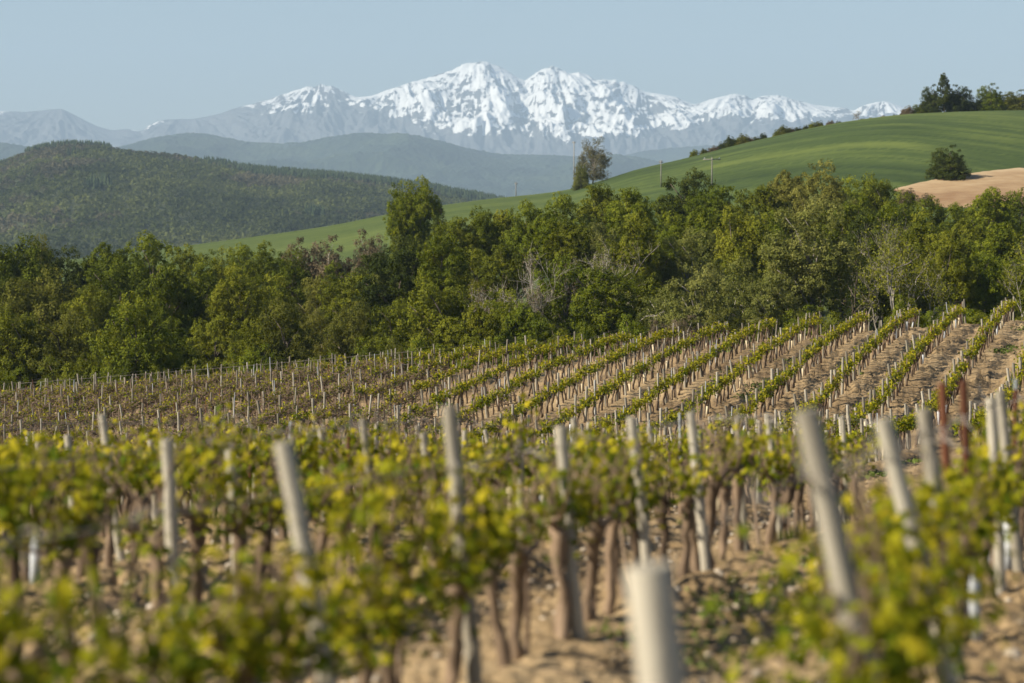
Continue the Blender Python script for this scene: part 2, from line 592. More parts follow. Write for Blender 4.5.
def fhill_z(u, X, Y):
    s = (Y - FY0) / (FY1 - FY0)
    zc = (VH - curve(FU, FV, u)) / FPX * FY1
    zb = -68.0
    z = zb + (zc - zb) * np.clip(np.where(s < 1, 1.35 * s - .35 * s ** 3.86, 1), 0, 1)
    z = z + 7 * (fbm(X / 110, Y / 130, 61, 3) - .5) * np.clip(s * (1 - s) * 5, 0, 1)
    return z - np.where(s > 1, 60 * (s - 1), 0)


us = np.linspace(-560, 700, 300)
polar_sheet('hill', us, np.linspace(FY0, FY2, 130), fhill_z, M['hillfloor'])

# blue hills in the middle distance
BU1 = [-400, -120, 0, 20, 45, 75, 95, 110, 130, 160, 190, 205, 225, 250, 280, 300, 330, 360, 390, 420, 450, 480, 510, 535, 555, 580, 600, 640, 680, 720, 800, 1000, 1500]
BV1 = [150, 146, 143, 146, 151, 155, 155, 152.5, 148, 141, 137, 137.5, 141, 145, 146.5, 146.5, 142.5, 138.5, 137.5, 140, 145, 151, 155, 155, 156, 158, 160, 163, 168, 172, 176, 180, 185]
BU2 = [-400, 0, 300, 450, 520, 560, 600, 620, 640, 660, 680, 700, 740, 800, 1000, 1500]
BV2 = [150, 156, 158, 158, 157, 157, 157.5, 157, 153.5, 151, 148.5, 147, 145, 144, 146, 150]


def make_far(name, BU, BV, Y0, Y1, Y2, zb, seed, amp):
    def zf(u, X, Y):
        s = (Y - Y0) / (Y1 - Y0)
        zc = (VH - curve(BU, BV, u)) / FPX * Y1
        sc = np.clip(s, 0, 1)
        z = zb + (zc - zb) * (1.3 * sc - .3 * sc ** (1.3 / .3))
        z = z + amp * (ridged(X / 900, Y / 1300, seed, 4) - .62) * np.clip(s * (1 - s) * 4, 0, 1)
        rr = np.random.default_rng(seed).random(X.shape)
        z = z + 9 * (rr - .5) + 9 * (fbm(X / 22, Y / 70, seed + 8, 2) - .5)
        return z - np.where(s > 1, 300 * (s - 1), 0)
    polar_sheet(name, np.linspace(-420, 1460, 1100), np.concatenate([np.linspace(Y0, Y1, 210)[:-1], np.linspace(Y1, Y2, 12)]), zf, M['farwood'], False,
                {'tintx': lambda u, X, Y, z: fbm(X / 30, Y / 120, seed + 5, 3)})


make_far('hill', BU2, BV2, 12500, 14500, 15200, -72, 201, 130)
make_far('hill', BU1, BV1, 8500, 11500, 12200, -72, 222, 190)

# snow mountains
MU = [-500, -250, -100, 0, 25, 30, 60, 75, 100, 115, 125, 140, 150, 165, 190, 215, 235, 250, 270, 290, 300, 320, 330, 345, 360, 370, 385, 400, 415, 430, 445, 460, 470, 478, 485,
      495, 505, 515, 525, 535, 545, 553, 560, 570, 580, 590, 600, 615, 630, 645, 660, 675, 687, 695, 705, 720, 732, 745, 752, 762, 775, 785, 800, 815, 830, 845, 853, 862, 875, 885,
      895, 905, 930, 1000, 1150, 1500]
MV = [128, 118, 113, 111.5, 111.5, 111, 109.5, 115, 127, 130, 129, 131, 125, 120, 119, 115, 108, 104, 98, 92, 89.5, 86, 87, 92, 97, 96, 91, 86, 81, 77, 72, 66, 63, 61.5, 60.5, 65, 71, 76,
      79, 73, 68, 66, 68, 72, 74, 76, 80, 80, 84, 91, 94, 97, 102, 104, 101, 97, 94, 96, 99, 96, 95, 97, 101, 105, 107, 108, 110, 106, 102, 101, 104, 107, 112, 118, 112, 125]
SLU = [-500, 0, 40, 60, 90, 140, 200, 240, 300, 350, 380, 440, 500, 560, 620, 680, 720, 780, 850, 905, 1500]
SLV = [105, 115, 108, 108, 122, 128, 108, 106, 110, 108, 116, 131, 135, 138, 138, 131, 118, 122, 118, 117, 116]


def mountains():
    us = np.linspace(-420, 1460, 1500)
    ns = 250
    sfull = np.concatenate([np.linspace(0, 1, ns), np.linspace(1.02, 1.3, 14)])
    ss, uu = np.meshgrid(sfull, us, indexing='ij')
    rid = (VH - curve(MU, MV, us)) / FPX
    rid = rid + (fbm(us / 9.0, us * 0 + .5, 301, 3) - .5) * 6.0 / FPX * sstep(105, 85, curve(MU, MV, us)) + (fbm(us / 30.0, us * 0 + .5, 305, 3) - .5) * 2.0 / FPX
    base = (VH - 172) / FPX
    # ridge heights further down the face are read at a warped column so that spurs run down from the peaks
    sc = np.clip(ss, 0, 1)
    warp = (fbm(uu / 90 + 3, sc * 2.2, 310, 3) - .5) * 60 * (1 - sc) + (1 - sc) * (fbm(uu / 40, sc * 4, 311, 2) - .5) * 30
    uw = uu + warp
    rel = np.interp(uw.ravel(), us, rid - base).reshape(uu.shape)
    rel0 = np.broadcast_to((rid - base)[None], uu.shape)
    relm = rel0 * sc + rel * (1 - sc)
    g = relm * (sc ** 0.92)
    amp = (1 - sc ** 6) * np.clip(sc * 4, 0, 1)
    sp = ridged(uw / 62.0 + 0.8 * sc, sc * 1.6, 320, 5) - .63
    peaks = [-200, -60, 60, 190, 320, 400, 485, 553, 640, 735, 785, 880, 1000, 1150, 1300]

    def fan(scale, ys, seed, octv):
        num, den = 0.0, 1e-6
        for i_, p_ in enumerate(peaks):
            w_ = np.exp(-((uu - p_) / 48.0) ** 2)
            num = num + w_ * ridged((uu - p_) / (.28 + 1.5 * (1 - sc)) / scale + 13.7 * i_, sc * ys + i_, seed, octv)
            den = den + w_
        return num / den - .63
    vcoarse = sc * 3.0 + fbm(uu / 35.0, sc * 3, 338, 3) * 2
    sp2 = fan(20.0, 2.2, 330, 4)
    sp4 = ridged(uu / 17.0 + vcoarse * 1.3, vcoarse * 2.0 - uu / 40.0, 337, 4) - .63
    sp3 = fan(7.0, 7.0, 333, 3)
    g = g + amp * relm * (0.36 * sp + 0.22 * sp2 + .05 * sp3 + .10 * sp4)
    ang = base + g
    lim = rid[None] * 0.9985 - (1 - sc) * 0.0007
    ang = np.where(ss < 1, np.minimum(ang, np.broadcast_to(lim, ang.shape)), rid[None])
    Yr0, Yr1 = 17000.0, 20000.0
    Y = Yr0 + (Yr1 - Yr0) * ss
    ang = ang - np.where(ss > 1, (ss - 1) * .06, 0)
    X = (uu - CU) / FPX * Y
    z = ang * Y
    z[0] = -75
    geo = Geo().add(np.stack([X, Y, z], -1).reshape(-1, 3), grid_faces(*uu.shape))
    me = geo.mesh('snow_mountain', M['mountain'], True)
    vv = VH - ang * FPX
    line = curve(SLU, SLV, uu)
    pat = ridged(uu / 20 + vv / 16, vv / 7 - uu / 45, 341, 4) - .6
    pat2 = fbm(uu / 9, vv / 4 + uu / 22, 345, 3) - .5
    sn = 0.5 + (line - vv) / 16.0
    pat3 = fan(5.5, 9.0, 351, 3) + .03
    sn = np.clip(sn, -0.9, 1.02) - 1.5 * np.clip(pat, 0, 1) - 2.0 * np.clip(pat3, 0, 1) + .8 * pat2 - .8 * np.clip(sp4 + .02, 0, 1) + .8 * sp + .5 * sp2
    gx = np.gradient(ang, axis=1)
    gx = gx / gx[40:ns - 20].std()
    sn = sn - .38 * sstep(.4, 1.8, -gx) - .2 * sstep(1.2, 2.5, gx)  # rock on steep facets, more on the shadow side: shade put into colour
    addattr(me, 'snow', np.clip(sn, -1, 2))
    tag(link('snow_mountain', me), kind='structure')


mountains()

# haze: one closed box of thin air round the whole scene
g = Geo()
box(g, (0, 12900, 780), (34000, 26200, 1704))
m = bpy.data.materials.new('haze')
m.use_nodes = True
n = m.node_tree.nodes
n.remove(n['Principled BSDF'])
pv = n.new('ShaderNodeVolumePrincipled')
pv.inputs['Color'].default_value = (*HAZE_COLOR, 1)
pv.inputs['Density'].default_value = HAZE_DENSITY
pv.inputs['Density Attribute'].default_value = ''
pv.inputs['Anisotropy'].default_value = 0.0
m.node_tree.links.new(pv.outputs[0], n['Material Output'].inputs['Volume'])
tag(link('haze', g.mesh('haze', m)), kind='stuff')

# ------------------------------------------------------------------ woodland on the far left hill (one mass)
def icosphere():
    ph = (1 + 5 ** .5) / 2
    V = unit(np.array([[-1, ph, 0], [1, ph, 0], [-1, -ph, 0], [1, -ph, 0], [0, -1, ph], [0, 1, ph], [0, -1, -ph], [0, 1, -ph], [ph, 0, -1], [ph, 0, 1], [-ph, 0, -1], [-ph, 0, 1]], float))
    F = np.array([[0, 11, 5], [0, 5, 1], [0, 1, 7], [0, 7, 10], [0, 10, 11], [1, 5, 9], [5, 11, 4], [11, 10, 2], [10, 7, 6], [7, 1, 8], [3, 9, 4], [3, 4, 2], [3, 2, 6], [3, 6, 8], [3, 8, 9],
                  [4, 9, 5], [2, 4, 11], [6, 2, 10], [8, 6, 7], [9, 8, 1]])
    mid, vs, out = {}, list(V), []
    def md(a, b):
        k = (min(a, b), max(a, b))
        if k not in mid:
            mid[k] = len(vs)
            vs.append(unit(vs[a] + vs[b]))
        return mid[k]
    for a, b, c in F:
        x, y, z = md(a, b), md(b, c), md(c, a)
        out += [[a, x, z], [b, y, x], [c, z, y], [x, y, z]]
    return np.array(vs), np.array(out), V, F


IV, IF, IV0, IF0 = icosphere()


def forest_mass():
    rng = np.random.default_rng(5)
    n = 42000
    Y = FY0 + 40 + (FY1 - FY0 + 70) * rng.random(n) ** 0.85
    u = -330 + 1000 * rng.random(n)
    X = (u - CU) / FPX * Y
    z = fhill_z(u, X, Y)
    vv = VH - FPX * z / Y
    s = (Y - FY0) / (FY1 - FY0)
    con = ((s > .90) & (u > 25) & (u < 112) & (rng.random(n) < .8)) | \
          ((s > .80) & (u > 190) & (rng.random(n) < sstep(180, 300, u))) | (fbm(X / 60, Y / 140, 95, 2) > .86)
    grey = fbm(X / 90, Y / 160, 97, 3) + .30 * sstep(.55, .9, s) - .12 + .1 * rng.random(n) > 0.60
    g = Geo()
    for mask, mat in ((~con & ~grey, 0), (~con & grey, 1)):
        c = np.stack([X, Y, z], 1)[mask]
        k = len(c)
        r = 1.3 + 3.4 * rng.random(k) ** 2.4
        big = fbm(c[:, 0] / 60, c[:, 1] / 90, 99, 3)
        tint = np.clip(big * 1.9 - .5 + .22 * (rng.random(k) - .5), 0, 1)
        per = 17
        d = unit(rng.normal(size=(k, per, 3)) + np.array([0, 0, .35]))
        P = c[:, None] + d * r[:, None, None] * rng.uniform(.6, 1.05, (k, per, 1)) + np.array([0, 0, 1.0]) * (r * .8)[:, None, None]
        leaves(g, P.reshape(-1, 3), d.reshape(-1, 3) + .5 * rng.normal(size=(k * per, 3)), np.repeat(r, per) * rng.uniform(.5, 1.0, k * per), QUAD_LEAF, rng, mat,
               np.clip(np.repeat(tint, per) + .08 * (rng.random(k * per) - .5), 0, 1))
    c = np.stack([X, Y, z], 1)[con]
    k = len(c)
    sd, tiers = 7, 3
    th = np.arange(sd) * 2 * math.pi / sd
    hh = 8 + 5 * rng.random(k)
    for t in range(tiers):
        r0 = (2.3 - .62 * t) * (hh / 10)
        z0, z1 = hh * (.08 + .25 * t), hh * (.52 + .24 * t)
        ring = np.stack([np.cos(th), np.sin(th), 0 * th], 1)[None] * (r0[:, None, None] * (.7 + .6 * rng.random((k, sd, 1))))
        ring[:, :, 2] += z0[:, None] + .6 * rng.random((k, sd))
        tip = np.zeros((k, 1, 3))
        tip[:, 0, 2] = z1
        V = np.concatenate([ring, tip], 1) + c[:, None]
        F0 = np.array([[i, (i + 1) % sd, sd] for i in range(sd)])
        g.add(V.reshape(-1, 3), (F0[None] + (np.arange(k) * (sd + 1))[:, None, None]).reshape(-1, 3), 2, np.repeat(rng.random(k), sd + 1))
    tag(link('forest', g.mesh('forest', [M['forest'], M['forest_grey'], M['conifer']])), 'mixed wood covering the rounded dark hill on the left', 'forest', kind='stuff')


forest_mass()

# ------------------------------------------------------------------ trees
def crown_geo(rng, w, h, z0, nlobe=34, nleaf=12000, lsize=.17, shape='round', lobe=(.10, .20)):
    g = Geo()
    zc, hz = (z0 + h) / 2, (h - z0) / 2
    d = unit(rng.normal(size=(nlobe, 3)))
    rad = rng.uniform(.3, .86, nlobe) ** .6
    ph_ = rng.uniform(0, 6.28, 6)
    az = np.arctan2(d[:, 1], d[:, 0])
    ir = .4 if shape != 'round' else 1.0
    rad = np.minimum(rad * (1 + ir * (.13 * np.sin(2 * az + ph_[0] + 2 * d[:, 2]) + .11 * np.sin(3 * az + ph_[1] - 3 * d[:, 2]) + .05 * rng.normal(size=nlobe))), .98)
    C = d * rad[:, None]
    if shape == 'cone':
        k = (C[:, 2] + 1) / 2
        C[:, :2] *= (1.05 - .85 * k)[:, None] * 1.1
    if shape == 'dome':
        C[:, 2] = np.abs(C[:, 2]) * 1.5 - .6
    R = rng.uniform(*lobe, nlobe) * w
    if shape == 'cone':
        R *= 1.1 - .6 * (C[:, 2] + 1) / 2
    C = C * np.array([w / 2 * .86, w / 2 * .86, hz * .86]) + np.array([0, 0, zc])
    pick = rng.choice(nlobe, nleaf, p=R ** 2 / (R ** 2).sum())
    nsub = 17
    sub = unit(rng.normal(size=(nlobe, nsub, 3)))
    dd = unit(sub[pick, rng.integers(0, nsub, nleaf)] + rng.normal(size=(nleaf, 3)) * .17)
    rr = R[pick] * (1.0 - .4 * rng.random(nleaf) ** 2 + .06 * rng.normal(size=nleaf))
    P = C[pick] + dd * rr[:, None] * np.array([1, 1, .80])
    if shape == 'cone':
        P[:, 2] *= h / P[:, 2].max()
    else:
        hi = np.percentile(P[:, 2], 99.5)
        P[:, 2] = z0 + (P[:, 2] - z0) * (h - z0) / (hi - z0)
        C[:, 2] = z0 + (C[:, 2] - z0) * (h - z0) / (hi - z0)
    N = dd * 1.0 + rng.normal(size=(nleaf, 3)) * .45 + np.array([0, 0, .2])
    lt = rng.random(nlobe)
    leaves(g, P, N, lsize * rng.uniform(.6, 1.35, nleaf), QUAD_LEAF, rng, 0, np.clip(.55 * lt[pick] + .45 * rng.random(nleaf), 0, 1))
    return g, C


def limbs_geo(rng, C, h, w, r0=.2, nlimb=12, fork=.35):
    g = Geo()
    top = h * .72
    zz = np.linspace(0, top, 9)
    off = np.cumsum(rng.normal(size=(9, 2)) * .12, 0)
    off -= off[0]
    P = np.column_stack([off, zz])
    tube(g, P, np.linspace(r0 * 1.15, r0 * .25, 9), 7, 0, .5, .15, rng)
    for c in C[rng.permutation(len(C))[:nlimb]]:
        zs = min(max(c[2] - rng.uniform(.35, .8) * w * .5, h * .12), top * .92)
        k = np.interp(zs, zz, np.arange(9))
        st = np.array([np.interp(zs, zz, P[:, 0]), np.interp(zs, zz, P[:, 1]), zs])
        mid = (st + c) / 2 + rng.normal(size=3) * .25
        tube(g, [st, (st + mid) / 2 + rng.normal(size=3) * .1, mid, c], np.array([.42, .33, .24, .08]) * r0, 5, 0, .5, .1, rng)
    return g


TREEDEF = {}


def tree_variants():
    rng = np.random.default_rng(21)
    defs = [('round', 6.5, 7.6, 0, 95), ('round', 7.0, 7.6, 0, 105), ('dome', 7.0, 7.0, 0, 95), ('round', 6.4, 8.0, 0, 90), ('round', 6.6, 7.2, 0, 80), ('dome', 6.0, 6.0, -.9, 60)]
    out = []
    for sh, w, h, z0, nl in defs:
        cg, C = crown_geo(rng, w, h, z0, nl, 34000, .140, sh, (.075, .150) if h > 6.5 else (.12, .20))
        C2 = C.copy()
        C2[:, 2] = C2[:, 2] * .6 + h * .4
        out.append((cg, limbs_geo(rng, C2, h, w), w, h))
    return out


VAR = tree_variants()
_cache = {}


def crown_mesh(i, kind):
    if ('c', i, kind) not in _cache:
        g = Geo()
        g.add_geo(VAR[i][0].pack(), (0, 0, 0))
        _cache['c', i, kind] = g.mesh('crown', M[kind])
        t = Geo()
        t.add_geo(VAR[i][1].pack(), (0, 0, 0))
        _cache['t', i, kind] = t.mesh('trunk', M['pale_bark' if kind in ('pale', 'scrub') else 'bark'], True)
    return _cache['c', i, kind], _cache['t', i, kind]


def empty(name, loc, rz=0):
    o = bpy.data.objects.new(name, None)
    o.empty_display_size = .3
    COL.objects.link(o)
    o.location, o.rotation_euler = loc, (0, 0, rz)
    return o


TRNG = np.random.default_rng(77)


def tree(name, kind, X, Y, zg, w, h, label, cat='tree', group=None, var=None, chf=1.3):
    i = int(TRNG.integers(5)) if var is None else var
    c, t = crown_mesh(i, kind)
    r = empty(name, (X, Y, zg), TRNG.uniform(0, 6.28))
    sw = w / VAR[i][2]
    link('trunk', t, r, scale=(sw, sw, h / VAR[i][3]))
    ch = h if i == 5 else min(h - .3, chf * w)
    link('crown', c, r, loc=(0, 0, h - ch), scale=(sw, sw, ch / VAR[i][3]))
    tag(r, label, cat, group)
    return r


ORD = ['first', 'second', 'third', 'fourth', 'fifth', 'sixth', 'seventh', 'eighth', 'ninth', 'tenth', 'eleventh', 'twelfth', 'thirteenth', 'fourteenth', 'fifteenth', 'sixteenth', 'seventeenth',
       'eighteenth', 'nineteenth', 'twentieth']
TENS = {2: 'twenty', 3: 'thirty', 4: 'forty', 5: 'fifty', 6: 'sixty', 7: 'seventy', 8: 'eighty', 9: 'ninety'}


def ordinal(i):
    if i < 20:
        return ORD[i]
    k = i + 1
    if k >= 100:
        return '%d%s' % (k, 'th' if 10 <= k % 100 <= 20 or k % 10 not in (1, 2, 3) else {1: 'st', 2: 'nd', 3: 'rd'}[k % 10])
    a, b_ = divmod(k, 10)
    return TENS[a][:-1] + 'ieth' if b_ == 0 else TENS[a] + '-' + ORD[b_ - 1]


# (column, row of the top, width in px, kind): where each crown of the wood stands in the view; its distance gives its real place and size
BACK = [(20, 243, 80, 'oak'), (-30, 242, 80, 'dark'), (66, 250, 60, 'dark'), (108, 246, 66, 'oak'), (150, 236, 64, 'bright'), (188, 249, 56, 'olive'), (224, 250, 50, 'oak'),
        (243, 246, 42, 'bright'), (266, 244, 44, 'oak'), (292, 252, 46, 'oak'), (335, 266, 56, 'oak'), (372, 256, 56, 'dark'), (402, 240, 66, 'dark'), (455, 219, 46, 'oak'), (482, 210, 44, 'oak'),
        (508, 212, 50, 'olive'), (530, 204, 56, 'bright'), (562, 196, 52, 'bright'), (598, 187, 58, 'olive'), (628, 190, 52, 'bright'), (690, 173, 60, 'dark'), (662, 198, 52, 'oak'),
        (716, 188, 60, 'bright'), (757, 188, 56, 'olive'), (788, 173, 54, 'yellow'), (822, 164, 58, 'yellow'), (848, 180, 56, 'bright'), (874, 178, 52, 'oak'), (903, 194, 48, 'oak'),
        (935, 200, 58, 'oak'), (960, 207, 54, 'bright'), (988, 190, 56, 'bright'), (1020, 193, 58, 'oak'), (1060, 190, 60, 'bright'), (1100, 195, 60, 'oak')]
MID = [(40, 276, 96, 'brown'), (-15, 280, 76, 'olive'), (95, 288, 60, 'olive'), (118, 262, 74, 'oak'), (165, 268, 66, 'oak'), (205, 264, 62, 'oak'), (192, 284, 60, 'olive'), (236, 268, 56, 'olive'),
       (270, 278, 70, 'olive'), (318, 280, 62, 'brown'), (352, 276, 66, 'olive'), (385, 272, 50, 'pale'), (398, 252, 74, 'dark'), (432, 254, 64, 'oak'), (446, 236, 56, 'oak'), (475, 250, 54, 'olive'),
       (500, 246, 50, 'olive'), (468, 282, 66, 'olive'), (596, 226, 60, 'pale'), (636, 216, 62, 'olive'), (612, 246, 60, 'pale'), (656, 240, 62, 'oak'), (672, 215, 54, 'bright'), (705, 210, 72, 'oak'),
       (744, 212, 70, 'olive'), (770, 216, 64, 'bright'), (690, 232, 64, 'pale'), (728, 236, 70, 'pale'), (866, 214, 50, 'dark'), (888, 206, 60, 'oak'), (842, 206, 56, 'oak'), (925, 214, 70, 'olive'), (968, 222, 66, 'olive'),
       (1006, 226, 70, 'oak'), (1050, 228, 66, 'olive'), (570, 222, 46, 'olive'), (545, 216, 46, 'bright'), (856, 246, 58, 'dark'), (884, 252, 54, 'dark'), (868, 270, 50, 'dark')]  # last three crowns added, dark leaves standing in for the hollow's shade
FRONT = [(12, 312, 70, 'olive'), (66, 316, 76, 'brown'), (-40, 310, 70, 'brown'), (134, 298, 80, 'oak'), (100, 334, 50, 'olive'), (172, 322, 56, 'oak'), (166, 346, 40, 'bright'), (215, 318, 60, 'olive'), (250, 322, 54, 'olive'),
         (282, 304, 66, 'brown'), (322, 314, 52, 'brown'), (355, 306, 60, 'brown'), (396, 302, 62, 'olive'), (436, 284, 80, 'olive'), (476, 306, 60, 'olive'), (505, 292, 54, 'bright'), (528, 306, 58, 'bright'), (566, 264, 86, 'bright'),
         (604, 270, 66, 'oak'), (640, 276, 74, 'olive'), (664, 292, 58, 'pale'), (700, 272, 76, 'pale'), (742, 264, 76, 'pale'), (770, 276, 56, 'pale'), (812, 202, 84, 'pale'), (790, 262, 60, 'olive'),
         (912, 226, 60, 'olive'), (944, 236, 56, 'olive'), (980, 244, 64, 'bright'), (1018, 262, 62, 'oak'), (1064, 254, 70, 'olive'), (900, 262, 44, 'olive')]
ADJ = {'oak': 'dark green broadleaf tree', 'dark': 'almost black green tree', 'olive': 'olive green broadleaf tree', 'brown': 'brownish olive tree', 'pale': 'pale grey-green tree',
       'bright': 'fresh green broadleaf tree', 'yellow': 'yellow-olive tree', 'scrub': 'leafless brown shrub'}
TIER = {'back': 'along the back of the wood', 'middle': 'in the middle of the wood', 'front': 'at the front of the wood'}
for tier, lst, Y0 in (('back', BACK, 222), ('middle', MID, 190), ('front', FRONT, 163)):
    lst = sorted(lst)
    seen = {}
    tot = {}
    for a in lst:
        if 0 <= a[0] <= 1024:
            tot[a[3]] = tot.get(a[3], 0) + 1
    for u, vt, wpx, kind in lst:
        Y = Y0 + TRNG.uniform(-7, 9)
        X = (u - CU) / FPX * Y
        zg = float(ground_z(X, Y)) - .15
        zt = (VH - vt) / FPX * Y
        w = wpx / FPX * Y * 1.22
        if 0 <= u <= 1024:
            i = seen.get(kind, 0)
            seen[kind] = i + 1
            lab = '%s %s, %s of %d from left' % (ADJ[kind], TIER[tier], ordinal(i), tot[kind])
            if tot[kind] == 1:
                lab = 'the only %s %s' % (ADJ[kind], TIER[tier])
        else:
            lab = '%s just past the %s end of the wood' % (ADJ[kind], 'left' if u < 500 else 'right')
        if (tier, u) == ('front', 812):
            lab = 'tall pale silvery green tree with a tiered crown beside dark bare trunks'
        tree('broadleaf_tree', kind, X, Y, zg, w, zt - zg, lab, 'tree', 'trees of the wood behind the vineyard')

# bushes along the edge of the vineyard
bl = []
for k in range(34):
    u = -40 + k * 33.5 + TRNG.uniform(-10, 10)
    crest = float(np.interp(u, [0, 420, 600, 830, 1000], [388, 360, 344, 326, 320]))
    if 846 < u < 892:
        continue
    kind = str(TRNG.choice(['olive', 'bright', 'oak', 'brown', 'olive']))
    if 640 < u < 690:
        kind = 'scrub'
    bl.append((u, crest - TRNG.uniform(8, 26), TRNG.uniform(46, 70), kind))
seen = {}
for u, vt, wpx, kind in bl:
    Y = TRNG.uniform(146, 152)
    X = (u - CU) / FPX * Y
    zg = float(ground_z(X, Y)) - .1
    i = seen.get(kind, 0)
    seen[kind] = i + (0 <= u <= 1024)
    tree('bush', kind, X, Y, zg, wpx / FPX * Y, (VH - vt) / FPX * Y - zg,
         '%s bush at the vineyard edge below the wood, %s of its colour from left' % ({'oak': 'dark green', 'scrub': 'reddish brown'}.get(kind, kind), ordinal(i)) if 0 <= u <= 1024
         else '%s bush at the vineyard edge, just outside the picture' % kind, 'bush', 'bushes along the vineyard edge', var=5)


# bare and half-bare trees
def branch(g, rng, p, d, L, r, depth, spread=.5):
    n_ = 5
    P = [p]
    for k in range(n_):
        d = unit(d + rng.normal(size=3) * .13 + np.array([0, 0, .05]))
        P.append(P[-1] + d * L / n_)
    tube(g, P, np.linspace(r, r * .5, n_ + 1), 6 if depth > 2 else 4, 0, .5, .1, rng)
    if depth == 0:
        return
    for k in range(3 if depth > 1 else 4):
        q = P[rng.integers(2, n_ + 1)]
        branch(g, rng, q, unit(d + rng.normal(size=3) * spread + np.array([0, 0, .12])), L * rng.uniform(.5, .75), r * .58, depth - 1, spread)


def bare_tree(u, vt, Y, label, bark, seed, leafkind=None, nleaf=1500, wide=.5, stems=1, zg=None, name='bare_tree', fork=True):
    rng = np.random.default_rng(seed)
    X = (u - CU) / FPX * Y
    zg = float(ground_z(X, Y)) - .1 if zg is None else zg
    h = (VH - vt) / FPX * Y - zg
    r = empty(name, (X, Y, zg))
    g = Geo()
    for s_ in range(stems):
        branch(g, rng, np.array([rng.normal() * .3, rng.normal() * .3, 0]), unit(np.array([rng.normal() * .14, rng.normal() * .14, 1])), h * .5, h * .009 + .022, 5, wide)
    g.pack()
    V = g.V[0]
    V[:, 2] *= h / V[:, 2].max()
    link('trunk', g.mesh('trunk', M[bark], True), r)
    if leafkind:
        up = V[V[:, 2] > h * .35]
        C = up[rng.integers(0, len(up), nleaf)] + rng.normal(size=(nleaf, 3)) * .25
        gl = Geo()
        leaves(gl, C, rng.normal(size=(nleaf, 3)) + [0, 0, .4], .14 * rng.uniform(.6, 1.3, nleaf), QUAD_LEAF, rng)
        link('crown', gl.mesh('crown', M[leafkind]), r)
    tag(r, label, 'tree')
    return r


bare_tree(524, 240, 172, 'dead white-limbed tree leaning left in the middle of the wood', 'pale_bark', 1, None)
bare_tree(546, 236, 171, 'dead upright white-branched tree amid brown twigs in the wood', 'pale_bark', 2, 'scrub', 1500)
bare_tree(566, 246, 173, 'dead pale tree with fine twigs, right of the upright white-branched one', 'pale_bark', 3, 'scrub', 700)
bare_tree(498, 278, 168, 'low brown leafless tree left of the dead white trees', 'pale_bark', 4, 'scrub', 2500, .7, 2)
bare_tree(470, 284, 169, 'low twiggy brown tree farthest left of the leafless clump', 'pale_bark', 14, 'scrub', 2000, .7, 2)
bare_tree(862, 208, 170, 'tall thin tree with long bare pale limbs before a dark hollow', 'grey_bark', 5, 'olive', 1300, .42)
bare_tree(848, 226, 171, 'slender dark trunk with few leaves left of the tall bare-limbed tree', 'bark', 6, 'olive', 900, .4)
bare_tree(878, 216, 168, 'slim half-bare tree right of the tall bare-limbed tree', 'grey_bark', 7, 'olive', 2200, .42)
bare_tree(914, 240, 156, 'pale forked trunk showing at the wood edge, right side', 'pale_bark', 8, 'olive', 3000, .45)
bare_tree(930, 246, 157, 'leaning pale stem beside the forked trunk at the wood edge', 'pale_bark', 9, 'olive', 2500, .5)
bare_tree(642, 248, 168, 'grey branching tree with thin leaves in the centre right of the wood', 'pale_bark', 10, 'pale', 2500, .5)
bare_tree(1012, 236, 160, 'thin half-bare tree near the right end of the wood', 'grey_bark', 11, 'olive', 2600, .5)

